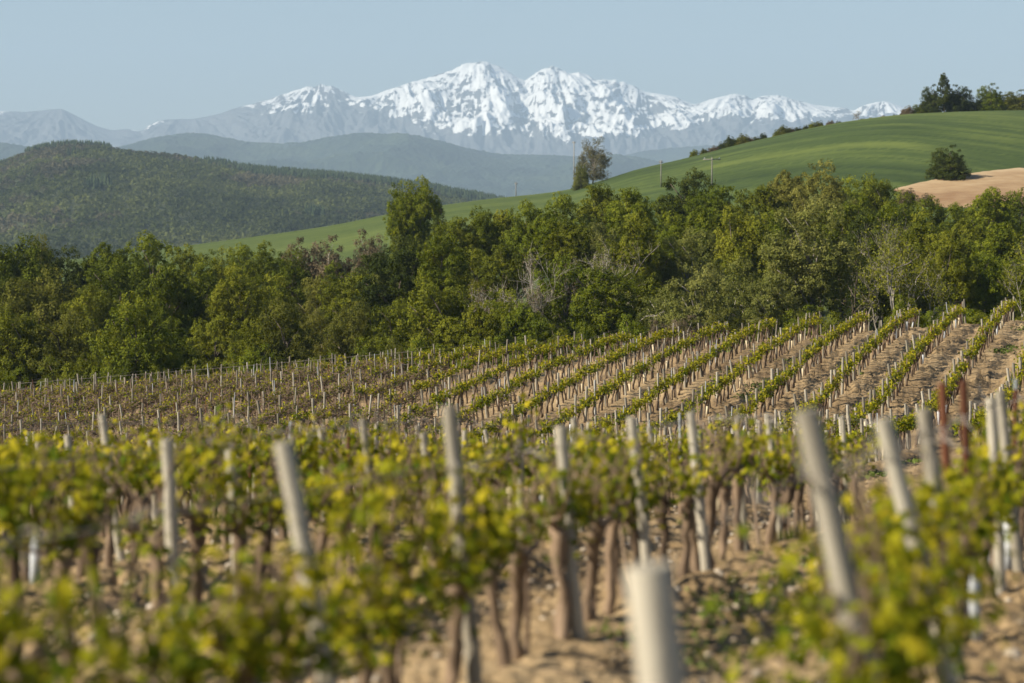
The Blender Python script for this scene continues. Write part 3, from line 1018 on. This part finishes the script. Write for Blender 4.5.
# trees on the green hill
for u, vt, vb, wpx, kind, nm, lab in [
    (404, 183, 246, 46, 'bright', 'broadleaf_tree', 'left one of two joined tall crowns rising above the wood on the green slope'),
    (421, 179, 246, 44, 'bright', 'broadleaf_tree', 'right one of two joined tall crowns rising above the wood on the green slope'),
    (412, 206, 246, 50, 'oak', 'broadleaf_tree', 'darker lower crown directly under the two joined tall crowns'),
    (950, 147, 179, 43, 'dark', 'round_bush', 'dense dark round evergreen alone on the slope above the tilled field'),
    (932, 86, 114, 24, 'dark', 'evergreen_tree', 'dark broad evergreen left of the pointed tree on the hilltop'),
    (957, 86, 114, 34, 'dark', 'evergreen_tree', 'dark dense evergreen right of the pointed tree on the hilltop'),
    (975, 99, 114, 24, 'dark', 'bush', 'low dark bush between the hilltop evergreens and the green round tree'),
    (991, 85, 112, 32, 'bright', 'broadleaf_tree', 'green round tree on the hilltop left of the brownish one'),
    (1004, 96, 112, 22, 'olive', 'bush', 'low olive bush on the hilltop between two round trees'),
    (1018, 91, 113, 36, 'brown', 'broadleaf_tree', 'brownish round tree on the hilltop at the right edge'),
    (1045, 90, 113, 34, 'oak', 'broadleaf_tree', 'dark green hilltop tree just past the right edge'),
    (908, 106, 117, 16, 'scrub', 'bush', 'brown low bush on the crest left of the hilltop evergreens'),
    (920, 104, 116, 18, 'oak', 'bush', 'dark low bush touching the hilltop evergreens on their left'),
    (908, 189, 203, 26, 'scrub', 'bush', 'purplish brown bush at the lower corner of the tilled field'),
    (925, 194, 206, 20, 'scrub', 'bush', 'smaller purplish bush right of the one at the tilled field corner'),
    (581, 164, 189, 17, 'pale', 'bush', 'bushy growth at the foot of the lone sparse tree on the skyline'),
    (330, 240, 262, 60, 'scrub', 'bush', 'brown scrub bush below the green slope, left of the joined crowns'),
    (368, 234, 256, 50, 'scrub', 'bush', 'brown scrub bush just left of the joined crowns'),
    (442, 214, 240, 28, 'scrub', 'bush', 'brown scrub bush at the right foot of the joined crowns'),
    (300, 242, 264, 46, 'scrub', 'bush', 'leftmost brown scrub bush below the green slope'),
    (40, 236, 268, 36, 'brown', 'broadleaf_tree', 'brownish tree peeping over the left end of the wood')]:
    X, Y, zg = hill_hit(u, min(vb, 262))
    if vb - 1.5 <= float(curve(HCU, HCV, u)):
        Y = HY1 - 2
        X = (u - CU) / FPX * Y
        zg = float(hill_z(X, Y))
    if vb > 220:
        Y = 262
        X = (u - CU) / FPX * Y
        zg = float(max(hill_z(X, Y), ground_z(X, Y)))
    zt = (VH - vt) / FPX * Y
    zg -= .8 if vb < 210 else .3
    tree(nm, kind, X, Y, zg, wpx / FPX * Y * 1.1, zt - zg, lab, 'bush' if 'bush' in nm else 'tree', None, 5 if (vb < 200 or 'bush' in nm) else 1, 1.45)

# the pointed evergreen on the hilltop
rng = np.random.default_rng(41)
cg, C = crown_geo(rng, 5.0, 8.2, .1, 70, 14000, .17, 'cone', (.09, .15))
Y = HY1 - 4
X = (944 - CU) / FPX * Y
r = empty('cypress_tree', (X, Y, float(hill_z(X, Y)) - .3))
link('trunk', limbs_geo(rng, C, 7.6, 3.6, .10).mesh('trunk', M['bark'], True), r)
link('crown', cg.mesh('crown', M['dark']), r)
tag(r, 'pointed dark evergreen standing tallest on the hilltop', 'tree')

# hedge of small bushes along the crest of the hill
HB = [(694, 149.5, 10), (714, 146, 14), (730, 136, 15), (743, 134, 15), (757, 136.5, 9), (764, 133, 9), (784, 125.5, 17), (799, 127, 11), (812, 122, 10), (820, 121, 10), (831, 120.5, 11), (870, 117.5, 8), (884, 115.5, 11), (895, 114.5, 8), (905, 112, 10), (704, 148.5, 10), (722, 142, 11), (737, 138, 10), (750, 137, 9), (777, 130, 10), (792, 127.5, 9), (806, 125, 8), (838, 121, 8), (863, 118.5, 8), (877, 117.5, 9), (900, 114.5, 9)]
HB = sorted(HB)
for k, (u, vt, wpx) in enumerate(HB):
    Y = HY1 - 1
    X = (u - CU) / FPX * Y
    zg = float(hill_z(X, Y)) - .6
    kind = ['oak', 'dark', 'brown', 'dark', 'scrub'][(k * 7) % 5]
    tree('bush', kind, X, Y, zg, wpx / FPX * Y * 1.15, (VH - vt) / FPX * Y - zg, 'small bush on the hill crest against the mountains, %s from the left' % ordinal(k), 'bush', 'bushes strung along the hill crest', var=5)
Y = HY1 - 1
X = (856 - CU) / FPX * Y
bare_tree(856, 110, Y, 'tiny leafless tree among the bushes on the hill crest', 'pale_bark', 16, 'scrub', 200, .6, 2, float(hill_z(X, Y)) - .2)
Y = HY1 - 25
X = (593 - CU) / FPX * Y
rng = np.random.default_rng(52)
zg = float(hill_z(X, Y)) - .3
h = (VH - 139) / FPX * Y - zg
cg, C = crown_geo(rng, 8.2, h, -1.8, 110, 26000, .14, 'dome', (.08, .14))
r = empty('sparse_tree', (X, Y, zg))
link('trunk', limbs_geo(rng, C, h, 7.0, .14, 50).mesh('trunk', M['pale_bark'], True), r)
link('crown', cg.mesh('crown', leaf_mat('grey_green_leaf', (.085, .085, .045), (.14, .135, .075), (.20, .19, .11), .35)), r)
tag(r, 'lone sparse round tree on the skyline beside a tall utility pole', 'tree')


# utility poles
def utility_pole(u, vt, vb, r, cross, label, crest=False):
    X, Y, zg = hill_hit(u, vb)
    if crest:
        Y = HY1 + 8
        X = (u - CU) / FPX * Y
        zg = float(hill_z(X, Y))
    h = (VH - vt) / FPX * Y - zg
    o = empty('utility_pole', (X, Y, zg - .2))
    g = Geo()
    tube(g, [[0, 0, 0], [0, 0, h / 2], [0, 0, h + .2]], [r, r * .85, r * .65], 10)
    link('pole', g.mesh('pole', M['pole'], True), o)
    g = Geo()
    box(g, (0, .16, h - .15), (cross, .1, .14))
    link('crossarm', g.mesh('crossarm', M['pole']), o)
    for x in (-.42, 0, .42):
        g = Geo()
        tube(g, [[x * cross, .16, h - .08], [x * cross, .16, h + .02], [x * cross, .16, h + .14]], [.03, .06, .04], 8)
        link('insulator', g.mesh('insulator', M['zinc'], True), o)
    tag(o, label, 'utility pole', 'utility poles on the green hill')


utility_pole(574, 141, 187, .115, .6, 'tall dark utility pole left of the lone sparse tree')
utility_pole(516, 182, 196, .11, .6, 'small utility pole on the skyline of the lower green spur', True)
utility_pole(661, 160, 187, .10, .6, 'thin pale utility pole on the green slope left of the crossarm pole')
utility_pole(712, 157, 186, .11, 2.6, 'utility pole with a wide crossarm on the green slope')

# ------------------------------------------------------------------ the vineyard
ROWANG = -math.atan(ROWK)                   # local +Y runs along the row


def row_x(k, Y):
    return ROWK * Y - 4.24 + PITCH * k


def px(X, Y):
    return CU + FPX * X / Y


def trunk_geo(rng, h=.72, r=.043, canes=4):
    g = Geo()
    n_ = 9
    lean = rng.normal(size=2) * .06
    zz = np.linspace(-.03, h, n_)
    w = np.cumsum(rng.normal(size=(n_, 2)) * .018, 0)
    P = np.column_stack([w[:, 0] + lean[0] * zz / h, w[:, 1] + lean[1] * zz / h, zz])
    R = r * np.interp(np.linspace(0, 1, n_), [0, .15, .6, .85, 1], [1.25, 1.0, .85, 1.15, 1.35]) * rng.uniform(.85, 1.15, n_)
    tube(g, P, R, 8, 0, .5, .35, rng)
    hd = P[-1]
    for s_ in (-1, 1):
        L = rng.uniform(.25, .45)
        a = hd + np.array([0, 0, -.03])
        Q = [a, a + [rng.normal() * .03, s_ * L * .4, .05], a + [rng.normal() * .04, s_ * L * .75, .07], a + [rng.normal() * .05, s_ * L, .10]]
        tube(g, Q, np.array([.75, .5, .42, .3]) * r, 6, 0, .5, .35, rng)
        for c in range(canes):
            q = np.array(Q[rng.integers(1, 4)])
            t1 = q + np.array([rng.normal() * .07, rng.normal() * .08, rng.uniform(.10, .2)])
            t2 = t1 + np.array([rng.normal() * .09, rng.normal() * .08, rng.uniform(.1, .28)])
            tube(g, [q, t1, t2], [.010, .007, .004], 4, 0, .55, 0, rng)
    return g


def foliage_geo(rng, nsh, per, lsize, tpl, zlo=.60, zhi=1.15, wx=.24, wy=.55):
    g = Geo()
    C, N = [], []
    for k in range(nsh):
        b = np.array([rng.normal() * .09, rng.uniform(-wy, wy), rng.uniform(zlo, zlo + .14)])
        d = unit(np.array([rng.normal() * .38, rng.normal() * .3, 1.0]))
        L = rng.uniform(.45, 1.0) * (zhi - zlo)
        f = rng.random(per) ** .8
        p = b + d * (f * L)[:, None]
        out = rng.normal(size=(per, 3)) * np.array([wx * .45, .09, .05])
        C.append(p + out)
        N.append(unit(out) * .7 + rng.normal(size=(per, 3)) * .5 + np.array([0, 0, .45]))
    C, N = np.concatenate(C), np.concatenate(N)
    hgt = np.clip((C[:, 2] - zlo) / (zhi - zlo), 0, 1)
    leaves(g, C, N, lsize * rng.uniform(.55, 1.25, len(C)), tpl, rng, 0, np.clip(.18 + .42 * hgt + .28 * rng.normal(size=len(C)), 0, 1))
    return g


rng = np.random.default_rng(3)
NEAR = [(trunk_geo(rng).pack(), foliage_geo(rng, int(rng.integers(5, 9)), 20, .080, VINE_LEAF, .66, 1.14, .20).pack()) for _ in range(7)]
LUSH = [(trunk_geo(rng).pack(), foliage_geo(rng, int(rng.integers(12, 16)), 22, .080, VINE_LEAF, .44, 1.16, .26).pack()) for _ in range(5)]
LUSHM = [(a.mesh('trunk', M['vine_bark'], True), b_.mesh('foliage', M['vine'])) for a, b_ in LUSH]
FAR = [(trunk_geo(rng, .78, .045, 1).pack(), foliage_geo(rng, int(rng.integers(8, 13)), 9, .14, QUAD_LEAF, .66, 1.10, .15).pack()) for _ in range(6)]
THIN = []
for _ in range(6):
    tg = trunk_geo(rng, .5, .05, 3)
    for c in range(34):
        q = np.array([rng.normal() * .2, rng.uniform(-.55, .55), rng.uniform(.1, .7)])
        t1 = q + np.array([rng.normal() * .22, rng.normal() * .2, rng.uniform(-.05, .3)])
        t2 = t1 + np.array([rng.normal() * .2, rng.normal() * .2, rng.uniform(-.1, .25)])
        tube(tg, [q, t1, t2], [.018, .014, .009], 4, 0, .8, 0, rng)
    THIN.append((tg.pack(), foliage_geo(rng, 15, 5, .12, QUAD_LEAF, .35, .95, .35).pack()))
NEARM = [(a.mesh('trunk', M['vine_bark'], True), b_.mesh('foliage', M['vine'])) for a, b_ in NEAR]


def post_geo(rng, h, r, sides=9, bulge=True):
    g = Geo()
    zz = np.array([-.12, .3, h * .5, h * .8, h - .012, h])
    rr = r * np.array([1.06, 1.0, .98, .95, .935, .92]) * np.array([*rng.uniform(.96, 1.04, 4), 1, 1])
    P = np.column_stack([rng.normal(size=6) * .006, rng.normal(size=6) * .006, zz])
    P[4:, :2] = P[3, :2]
    tube(g, P, rr, sides, 0, float(rng.uniform(.2, .8)), .10, rng, True)
    return g


POSTS = [post_geo(rng, 1.0, .040).pack() for _ in range(6)]
STAKES = [post_geo(rng, 1.0, .017, 6).pack() for _ in range(5)]
POSTM = [g_.mesh('vine_post', M['post'], True) for g_ in POSTS]
STAKEM = {c: [(lambda gg: gg.mesh('vine_stake', M[c], True))(STAKES[i]) for i in range(5)] for c in ('stake', 'rust', 'zinc')}
guard_g = Geo()
tube(guard_g, [[0, 0, 0], [0, 0, .2], [0, 0, .52]], [.038, .045, .058], 10)
GUARDM = {c: guard_g.mesh('vine_guard', M[c], True) for c in ('guard_white', 'guard_tan')}

vr = np.random.default_rng(99)
vines, posts, stakes, guards = [], [], [], []
for k in range(-34, 3):
    Ys = np.concatenate([np.arange(3.0, 40, .6), np.arange(40, 138.5, .86)]) + vr.uniform(-.1, .1)
    for j, Y in enumerate(Ys):
        Y = Y + vr.normal() * .07
        X = row_x(k, Y) + vr.normal() * .03 + (.24 if k == 1 and Y < 11 else 0)
        u = px(X, Y)
        if u < -130 or u > 1160 or Y < 5:
            continue
        if Y > 136.2 - .004 * (X - 10) ** 2 * 0:
            continue
        if k == 1 and Y < 9.5:
            continue
        if k == 2 and Y < 60 or (k == 1 and Y > 31) or (k == 0 and 31.8 < Y < 60) or (k == -1 and 41 < Y < 76) or (k == 0 and Y > 60 and u < 985):
            continue
        far = Y > 38
        thin = Y > 105 + 5 * (vr.random() - .5) and X < -3.0 + 2.5 * vr.normal() - .10 * (Y - 100)
        miss = vr.random() < (.05 if Y < 60 else .04)
        sc = vr.uniform(.9, 1.12) * (1.06 if k == 1 and Y < 13.6 else 1.0)
        if not miss:
            vines.append((Y, X, k, far, thin, sc, vr.random()))
        if vr.random() < (.9 if thin else .7 if far else .55):
            c = 'stake' if vr.random() < (.90 if Y > 26 else 1.1) else ('rust' if vr.random() < .55 else 'zinc')
            stakes.append((Y + .12, X + .05, k, c, (vr.uniform(.85, 1.30) if Y > 24 else vr.uniform(.7, 1.0)) + (.35 if c == 'zinc' else .1 if c == 'rust' else 0), vr.normal() * .06 - .02))
        if vr.random() < (.10 if (Y > 60 and k > -9) else .04 if Y > 15 else .02):
            guards.append((Y - .1, X + .07, k, 'guard_tan' if vr.random() < .6 else 'guard_white'))
    Yp = np.concatenate([np.arange(4.6 + vr.uniform(0, 2), 60, 2.4), np.arange(60 + vr.uniform(0, 1), 137, 1.9)])
    for Y in Yp:
        Y = Y + vr.normal() * .2
        X = row_x(k, Y) + vr.normal() * .04
        u = px(X, Y)
        if u < -130 or u > 1160 or (k in (0, 1) and Y < 34):
            continue
        if Y < 7 or (k == -1 and Y < 17.2) or (k == -2 and Y < 18) or (k == 1 and Y > 31) or (k == 0 and 31.8 < Y < 60) or (k == -1 and 41 < Y < 76) or (k == 2 and Y < 60) or (k == 0 and Y > 60 and u < 985):
            continue
        posts.append((Y, X, k, vr.uniform(1.02, 1.46) + (.2 if 60 < Y < 112 else .05 if Y > 60 else 0), vr.normal() * .06 - .04, vr.uniform(.8, 1.1) * (1.5 if 60 < Y < 112 else 1.2 if Y > 60 else 1.0), None))

# the big posts of the two nearest rows, one by one: (row, distance, height, lean, width)
BIG = [(1, 6.95, 1.46, -.10, 1.9, 'thick blurred pale post at bottom centre, closest to the camera'),
       (1, 9.75, 1.83, -.22, 1.4, 'tall leaning pale post rising from the yellow-green foliage right of centre'),
       (1, 12.3, 1.72, -.24, 1.3, 'leaning grey post next right of the tall leaning post'),
       (1, 14.4, 1.68, -.12, 1.3, 'pale grey post just left of the rusty pair'),
       (1, 19.4, 1.58, -.05, 1.1, 'left one of two squat grey posts right of the rusty pair'),
       (1, 20.4, 1.62, -.10, 1.2, 'right one of two squat grey posts right of the rusty pair'),
       (0, 11.3, 1.64, -.20, 1.22, 'thick pale leaning post standing out at left centre'),
       (0, 13.9, 1.72, -.09, 1.15, 'tall pale post above the foliage left of the picture centre'),
       (0, 16.4, 1.50, -.08, 1.15, 'stout grey post right of the picture centre above bright leaves'),
       (0, 18.5, 1.48, -.10, 1.05, 'thin grey leaning post between two stouter posts right of centre'),
       (0, 20.7, 1.45, -.10, 1.05, 'pale slender post left of the tall leaning post'),
       (0, 22.9, 1.38, -.06, .75, 'short grey post behind the twiggy leafless vine'),
       (0, 24.6, 1.40, -.10, .8, 'slim grey post just left of the tall leaning post'),
       (0, 27.5, 1.40, -.05, .8, 'slim post seen between the tall leaning post and its right neighbour'),
       (0, 30.0, 1.40, -.05, .8, 'small grey post in front of the far soil lane'),
       (-1, 16.4, 1.42, -.06, 1.15, 'grey post rising from foliage at the left, left of the thick pale post')]
for k, Y, h, ln, w, lab in BIG:
    posts.append((Y, row_x(k, Y) - ln * h, k, h, ln, w, lab))
stakes += [(16.4, row_x(1, 16.4), 1, 'rust', 1.78, -.05), (17.7, row_x(1, 17.7), 1, 'rust', 1.76, -.04), (22.4, row_x(1, 22.4), 1, 'zinc', 1.72, .0), (21.9, row_x(1, 21.9), 1, 'rust', 1.62, .02)]
guards = [g_ for g_ in guards if g_[0] > 28 or g_[2] < 0]
guards += [(16.2, 3.13, 1, 'guard_white'), (20.0, 4.02, 1, 'guard_white'), (20.6, 4.24, 1, 'guard_white'), (21.0, 1.68, 0, 'guard_tan'), (26.0, 2.99, 0, 'guard_white'), (29.5, 4.05, 0, 'guard_tan')]


def inview(X, Y):
    return 0 <= px(X, Y) <= 1024


def rowname(k):
    return {1: 'the row at lower right', 0: 'the foreground row'}.get(k, 'the %s row behind' % ORD[-k - 1] if -20 <= k < 0 else 'a far row')


def split(lst, nmax):
    lst = sorted(lst, key=lambda a: (not inview(a[1], a[0]), a[0]))
    return lst[:nmax], lst[nmax:]


# vines: the nearest ones one by one, the rest as one mass
near, rest = split(vines, 295)
cnt = {}
for Y, X, k, far, thin, sc, q in sorted(near, key=lambda a: a[0]):
    i = cnt.get(k, 0)
    cnt[k] = i + 1
    lush = (k == 1 and Y < 13.6) or (k == 0 and Y < 13.4)
    a, b_ = (LUSHM if lush else NEARM)[int(q * 97) % (5 if lush else 7)]
    z = float(ground_z(X, Y))
    o = empty('grapevine', (X, Y, z), ROWANG + (math.pi if q * 50 % 1 > .5 else 0) + (q - .5) * .2)
    o.scale = (sc, sc, sc * (.84 + .34 * (q * 71 % 1)))
    o.rotation_euler[1] = (q * 31 % 1 - .5) * .22
    link('trunk', a, o)
    if q * 17 % 1 < .045 and not lush:
        tag(o, 'bare grapevine without leaves, %s from near end of %s' % (ordinal(i), rowname(k)), 'grapevine', 'grapevines of the nearest rows')
        continue
    if not (k == 0 and 20.4 < Y < 22.6):
        link('foliage', b_, o)
        lab = 'leafy yellow-green grapevine, %s from near end of %s' % (ordinal(i), rowname(k))
    else:
        lab = 'grey twiggy leafless grapevine, %s from near end of %s' % (ordinal(i), rowname(k))
    tag(o, lab, 'grapevine', 'grapevines of the nearest rows')
g = Geo()
for Y, X, k, far, thin, sc, q in rest:
    src = THIN if thin else FAR
    a, b_ = src[int(q * 97) % len(src)]
    z = float(ground_z(X, Y))
    rz = ROWANG + (math.pi if q * 50 % 1 > .5 else 0)
    g.add_geo(a, (X, Y, z), rz, sc, (q * 31 % 1 - .5) * .2, {0: 0}, (q - .5) * .3)
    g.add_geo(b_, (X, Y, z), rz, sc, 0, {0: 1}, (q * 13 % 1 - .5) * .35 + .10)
o = link('grapevines', g.mesh('grapevines', [M['vine_bark'], M['vine']]))
tag(o, 'countless small grapevines in rows on the far slope of the vineyard', 'grapevines', kind='stuff')

# posts
big = [a for a in posts if a[6]]
near, rest = split([a for a in posts if not a[6]], 295 - len(big))
cnt = {}
for i, (Y, X, k, h, ln, w, lab) in enumerate(sorted(big + near, key=lambda a: a[0])):
    if not lab:
        j = cnt.get(k, 0)
        cnt[k] = j + 1
        lab = 'weathered grey wooden post, %s from near end of %s' % (ordinal(j), rowname(k))
    o = link('vine_post', POSTM[i % 6], None, (X, Y, float(ground_z(X, Y))), (0, math.atan(ln), 0), (w, w, h))
    tag(o, lab, 'post', 'wooden posts of the vine rows')
if rest:
    g = Geo()
    for i, (Y, X, k, h, ln, w, lab) in enumerate(rest):
        gg = Geo()
        gg.add(POSTS[i % 6].V[0] * np.array([w, w, h]), [f_ for f_, m_ in POSTS[i % 6].F if f_.shape[1] == 4] + [f_ for f_, m_ in POSTS[i % 6].F if f_.shape[1] != 4], 0, float(vr.random()))
        gg.pack()
        g.add_geo(gg, (X, Y, float(ground_z(X, Y))), 0, 1, ln)
    tag(link('vine_posts', g.mesh('vine_posts', M['post'], True)), 'small grey posts standing in the rows of the far slope', 'posts', kind='stuff')

# stakes
near, rest = split(stakes, 295)
cnt = {}
CN = {'stake': 'thin brown wooden stake', 'rust': 'thin rusty metal stake', 'zinc': 'thin bluish galvanised stake'}
for i, (Y, X, k, c, h, ln) in enumerate(near):
    j = cnt.get((k, c), 0)
    cnt[k, c] = j + 1
    w = 1.0 if c == 'stake' else 1.25
    if k == 1 and c == 'rust' and Y < 18:
        w = 2.0
    o = link('vine_stake', STAKEM[c][i % 5], None, (X, Y, float(ground_z(X, Y))), (0, math.atan(ln), 0), (w, w, h))
    tag(o, '%s, %s of its colour in %s' % (CN[c], ordinal(j), rowname(k)), 'stake', 'thin stakes beside the vines')
if rest:
    g = Geo()
    cm = {'stake': 0, 'rust': 1, 'zinc': 2}
    for i, (Y, X, k, c, h, ln) in enumerate(rest):
        gg = Geo()
        gg.add(STAKES[i % 5].V[0] * np.array([1.3, 1.3, h]), [f_ for f_, m_ in STAKES[i % 5].F], cm[c], float(vr.random()))
        gg.pack()
        g.add_geo(gg, (X, Y, float(ground_z(X, Y))), 0, 1, ln)
    tag(link('vine_stakes', g.mesh('vine_stakes', [M['stake'], M['rust'], M['zinc']], True)), 'thin stakes among the vines of the far slope', 'stakes', kind='stuff')

# plastic guards round young vines
cnt = {}
for Y, X, k, c in sorted(guards, key=lambda a: a[0]):
    if not (-20 < px(X, Y) < 1044):
        continue
    j = cnt.get((k, c), 0)
    cnt[k, c] = j + 1
    s_ = vr.uniform(.85, 1.1)
    o = link('vine_guard', GUARDM[c], None, (X, Y, float(ground_z(X, Y)) - .01), (vr.normal() * .05, vr.normal() * .08, vr.uniform(0, 6)), (s_, s_, s_))
    tag(o, '%s plastic vine guard, %s of its colour in %s' % ('white' if c == 'guard_white' else 'cream', ordinal(j), rowname(k)), 'vine guard', 'plastic guards round young vines')

# trellis wires with dry tendrils hanging on them, one per row
for k in range(-30, 2):
    Ys = np.arange(7.0 if k < 1 else 8.6, 136.5, 1.2)
    if k == 1:
        Ys = Ys[Ys < 31]
    if k == 0:
        Ys = Ys[Ys < 34]
    if k == -1:
        Ys = np.concatenate([Ys[Ys < 44]])
    Xs = row_x(k, Ys)
    uu = px(Xs, Ys)
    ok = (uu > -150) & (uu < 1180)
    if ok.sum() < 4:
        continue
    Ys, Xs = Ys[ok], Xs[ok]
    zz = ground_z(Xs, Ys) + (1.36 if k < 1 else 1.52) + .012 * np.sin(Ys * 2.6)
    g = Geo()
    for dz, rr in ((0, .004), (-.42, .003)):
        tube(g, np.column_stack([Xs, Ys, zz + dz]), np.full(len(Ys), rr), 4, 0, .5)
    if Ys.min() < 60:
        kk = np.arange(len(Ys))[(Ys < 60)]
        for a in kk:
            for _ in range(6 if Ys[a] < 32 else 2):
                if fbm(np.array([Ys[a] / 3.0]), np.array([k * 7.7]), 401, 2)[0] < .47:
                    continue
                p0 = np.array([Xs[a], Ys[a] + vr.uniform(-.6, .6), zz[a]])
                p0[0] = row_x(k, p0[1])
                L = vr.uniform(.1, .4)
                d = unit(np.array([vr.normal() * .5 + ROWK, vr.choice([-1, 1]), vr.normal() * .35]))
                tube(g, [p0, p0 + d * L * .5 + [0, 0, vr.normal() * .03], p0 + d * L + [0, 0, vr.normal() * .05 - .02]], [.005, .004, .002], 4, 0, .6)
    o = link('trellis_wire', g.mesh('trellis_wire', M['wire']))
    tag(o, 'trellis wires with dry tendrils along %s' % (rowname(k) if k > -20 else 'the far row, %s from left' % ordinal(k + 30)), 'trellis wire', 'trellis wires of the vine rows')

# wire fence along the top edge of the vineyard on the left
fu = np.arange(20, 432, 12.5)
fY = 137.2 + 0 * fu
fX = (fu - CU) / FPX * fY
fz = ground_z(fX, fY)
fr = empty('wire_fence', (fX[0], fY[0], fz[0]))
for x, y, z in zip(fX, fY, fz):
    h = 1.45 + vr.normal() * .12
    link('post', POSTM[int(vr.integers(6))], fr, (x - fX[0], y - fY[0], z - fz[0]), (0, vr.normal() * .04, 0), (.8, .8, h))
for dz in (.6, .95, 1.3):
    g = Geo()
    tube(g, np.column_stack([fX - fX[0], fY - fY[0] - .05, fz - fz[0] + dz + .02 * np.sin(fu)]), np.full(len(fu), .010), 4)
    link('wire', g.mesh('wire', M['wire']), fr)
tag(fr, 'low post and wire fence along the top edge of the vineyard, left half', 'fence')

# weeds growing in patches between the rows
g = Geo()
C, N, T = [], [], []
wr = np.random.default_rng(8)
for Xc, Yc, sr, nn in [(.95, 16.6, .22, 130), (1.25, 15.4, .16, 70), (1.75, 18.6, .22, 150), (1.5, 17.5, .14, 60), (2.9, 22.6, .3, 150), (4.6, 18.5, .2, 90), (2.3, 20.4, .2, 90)]:
    C.append(np.column_stack([Xc + wr.normal(size=nn) * sr, Yc + wr.normal(size=nn) * sr * 1.6]))
for _ in range(240):
    Y = wr.uniform(60, 134)
    kk = int(wr.integers(-12, 0))
    X = row_x(kk, Y) + PITCH * (.5 + wr.normal() * .12)
    if fbm(np.array([X / 5]), np.array([Y / 9]), 501, 2)[0] < .5:
        continue
    nn = 60
    C.append(np.column_stack([X + wr.normal(size=nn) * .28, Y + wr.normal(size=nn) * .6]))
C = np.concatenate(C)
z = ground_z(C[:, 0], C[:, 1]) + wr.uniform(.02, .08, len(C))
leaves(g, np.column_stack([C, z]), wr.normal(size=(len(C), 3)) + [0, 0, .6], wr.uniform(.03, .075, len(C)) * (1 + 1.6 * (C[:, 1] > 50)), QUAD_LEAF, wr)
tag(link('weeds', g.mesh('weeds', M['weed'])), 'low green weeds in patches on the bare soil between rows', 'weeds', kind='stuff')

# a few pale stones on the soil at lower right
for k, (Xs, Ys, s_) in enumerate([(3.25, 15.6, .07), (2.9, 13.6, .05), (2.3, 18.8, .05), (1.1, 18.3, .045), (3.6, 17.2, .05), (2.75, 12.9, .04)]):
    g = Geo()
    g.add(IV * np.array([1, .85, .7]) * s_ * (0.88 + .24 * wr.random((len(IV), 1))), IF)
    o = link('stone', g.mesh('stone', M['stone'], True), None, (Xs, Ys, float(ground_z(Xs, Ys)) + s_ * .35), (0, 0, k))
    tag(o, 'pale round stone on bare soil, %s' % ['largest one at the right edge', 'beside the white guard at lower right', 'small one between the two closest rows', 'small one at the foot of the foreground row trunks',
                                                 'farther one at the right edge', 'smallest one in the lower right corner'][k], 'stone')

# pebbles and prunings lying on the soil of the nearest rows
pr = np.random.default_rng(15)
n_ = 2600
Yp = 8 + 34 * pr.random(n_) ** .8
Xp = (pr.uniform(-60, 1090, n_) - CU) / FPX * Yp
sz_ = pr.uniform(.012, .04, n_)
V = IV0[None] * (.75 + .5 * pr.random((n_, 12, 1))) * sz_[:, None, None] * np.array([1, 1, .7]) + np.column_stack([Xp, Yp, ground_z(Xp, Yp) + .02])[:, None]
g = Geo().add(V.reshape(-1, 3), (IF0[None] + (np.arange(n_) * 12)[:, None, None]).reshape(-1, 3), 0, np.repeat(pr.random(n_), 12))
tag(link('pebbles', g.mesh('pebbles', M['stone'])), 'small pale pebbles scattered on the tilled soil', 'pebbles', kind='stuff')
g = Geo()
for _ in range(520):
    y = 9 + 28 * pr.random()
    k_ = int(pr.integers(-5, 2))
    x = row_x(k_, y) + PITCH * (.5 + .22 * pr.normal())
    a_ = pr.uniform(0, 6.28)
    L = pr.uniform(.12, .4)
    dv = np.array([math.cos(a_), math.sin(a_), 0]) * L
    p0 = np.array([x, y, float(ground_z(x, y)) + .035])
    tube(g, [p0, p0 + dv * .5 + [0, 0, pr.uniform(0, .04)], p0 + dv], [.008, .006, .004], 4, 0, pr.random())
tag(link('prunings', g.mesh('prunings', M['vine_bark'])), 'cut vine twigs lying on the soil between rows', 'prunings', kind='stuff')
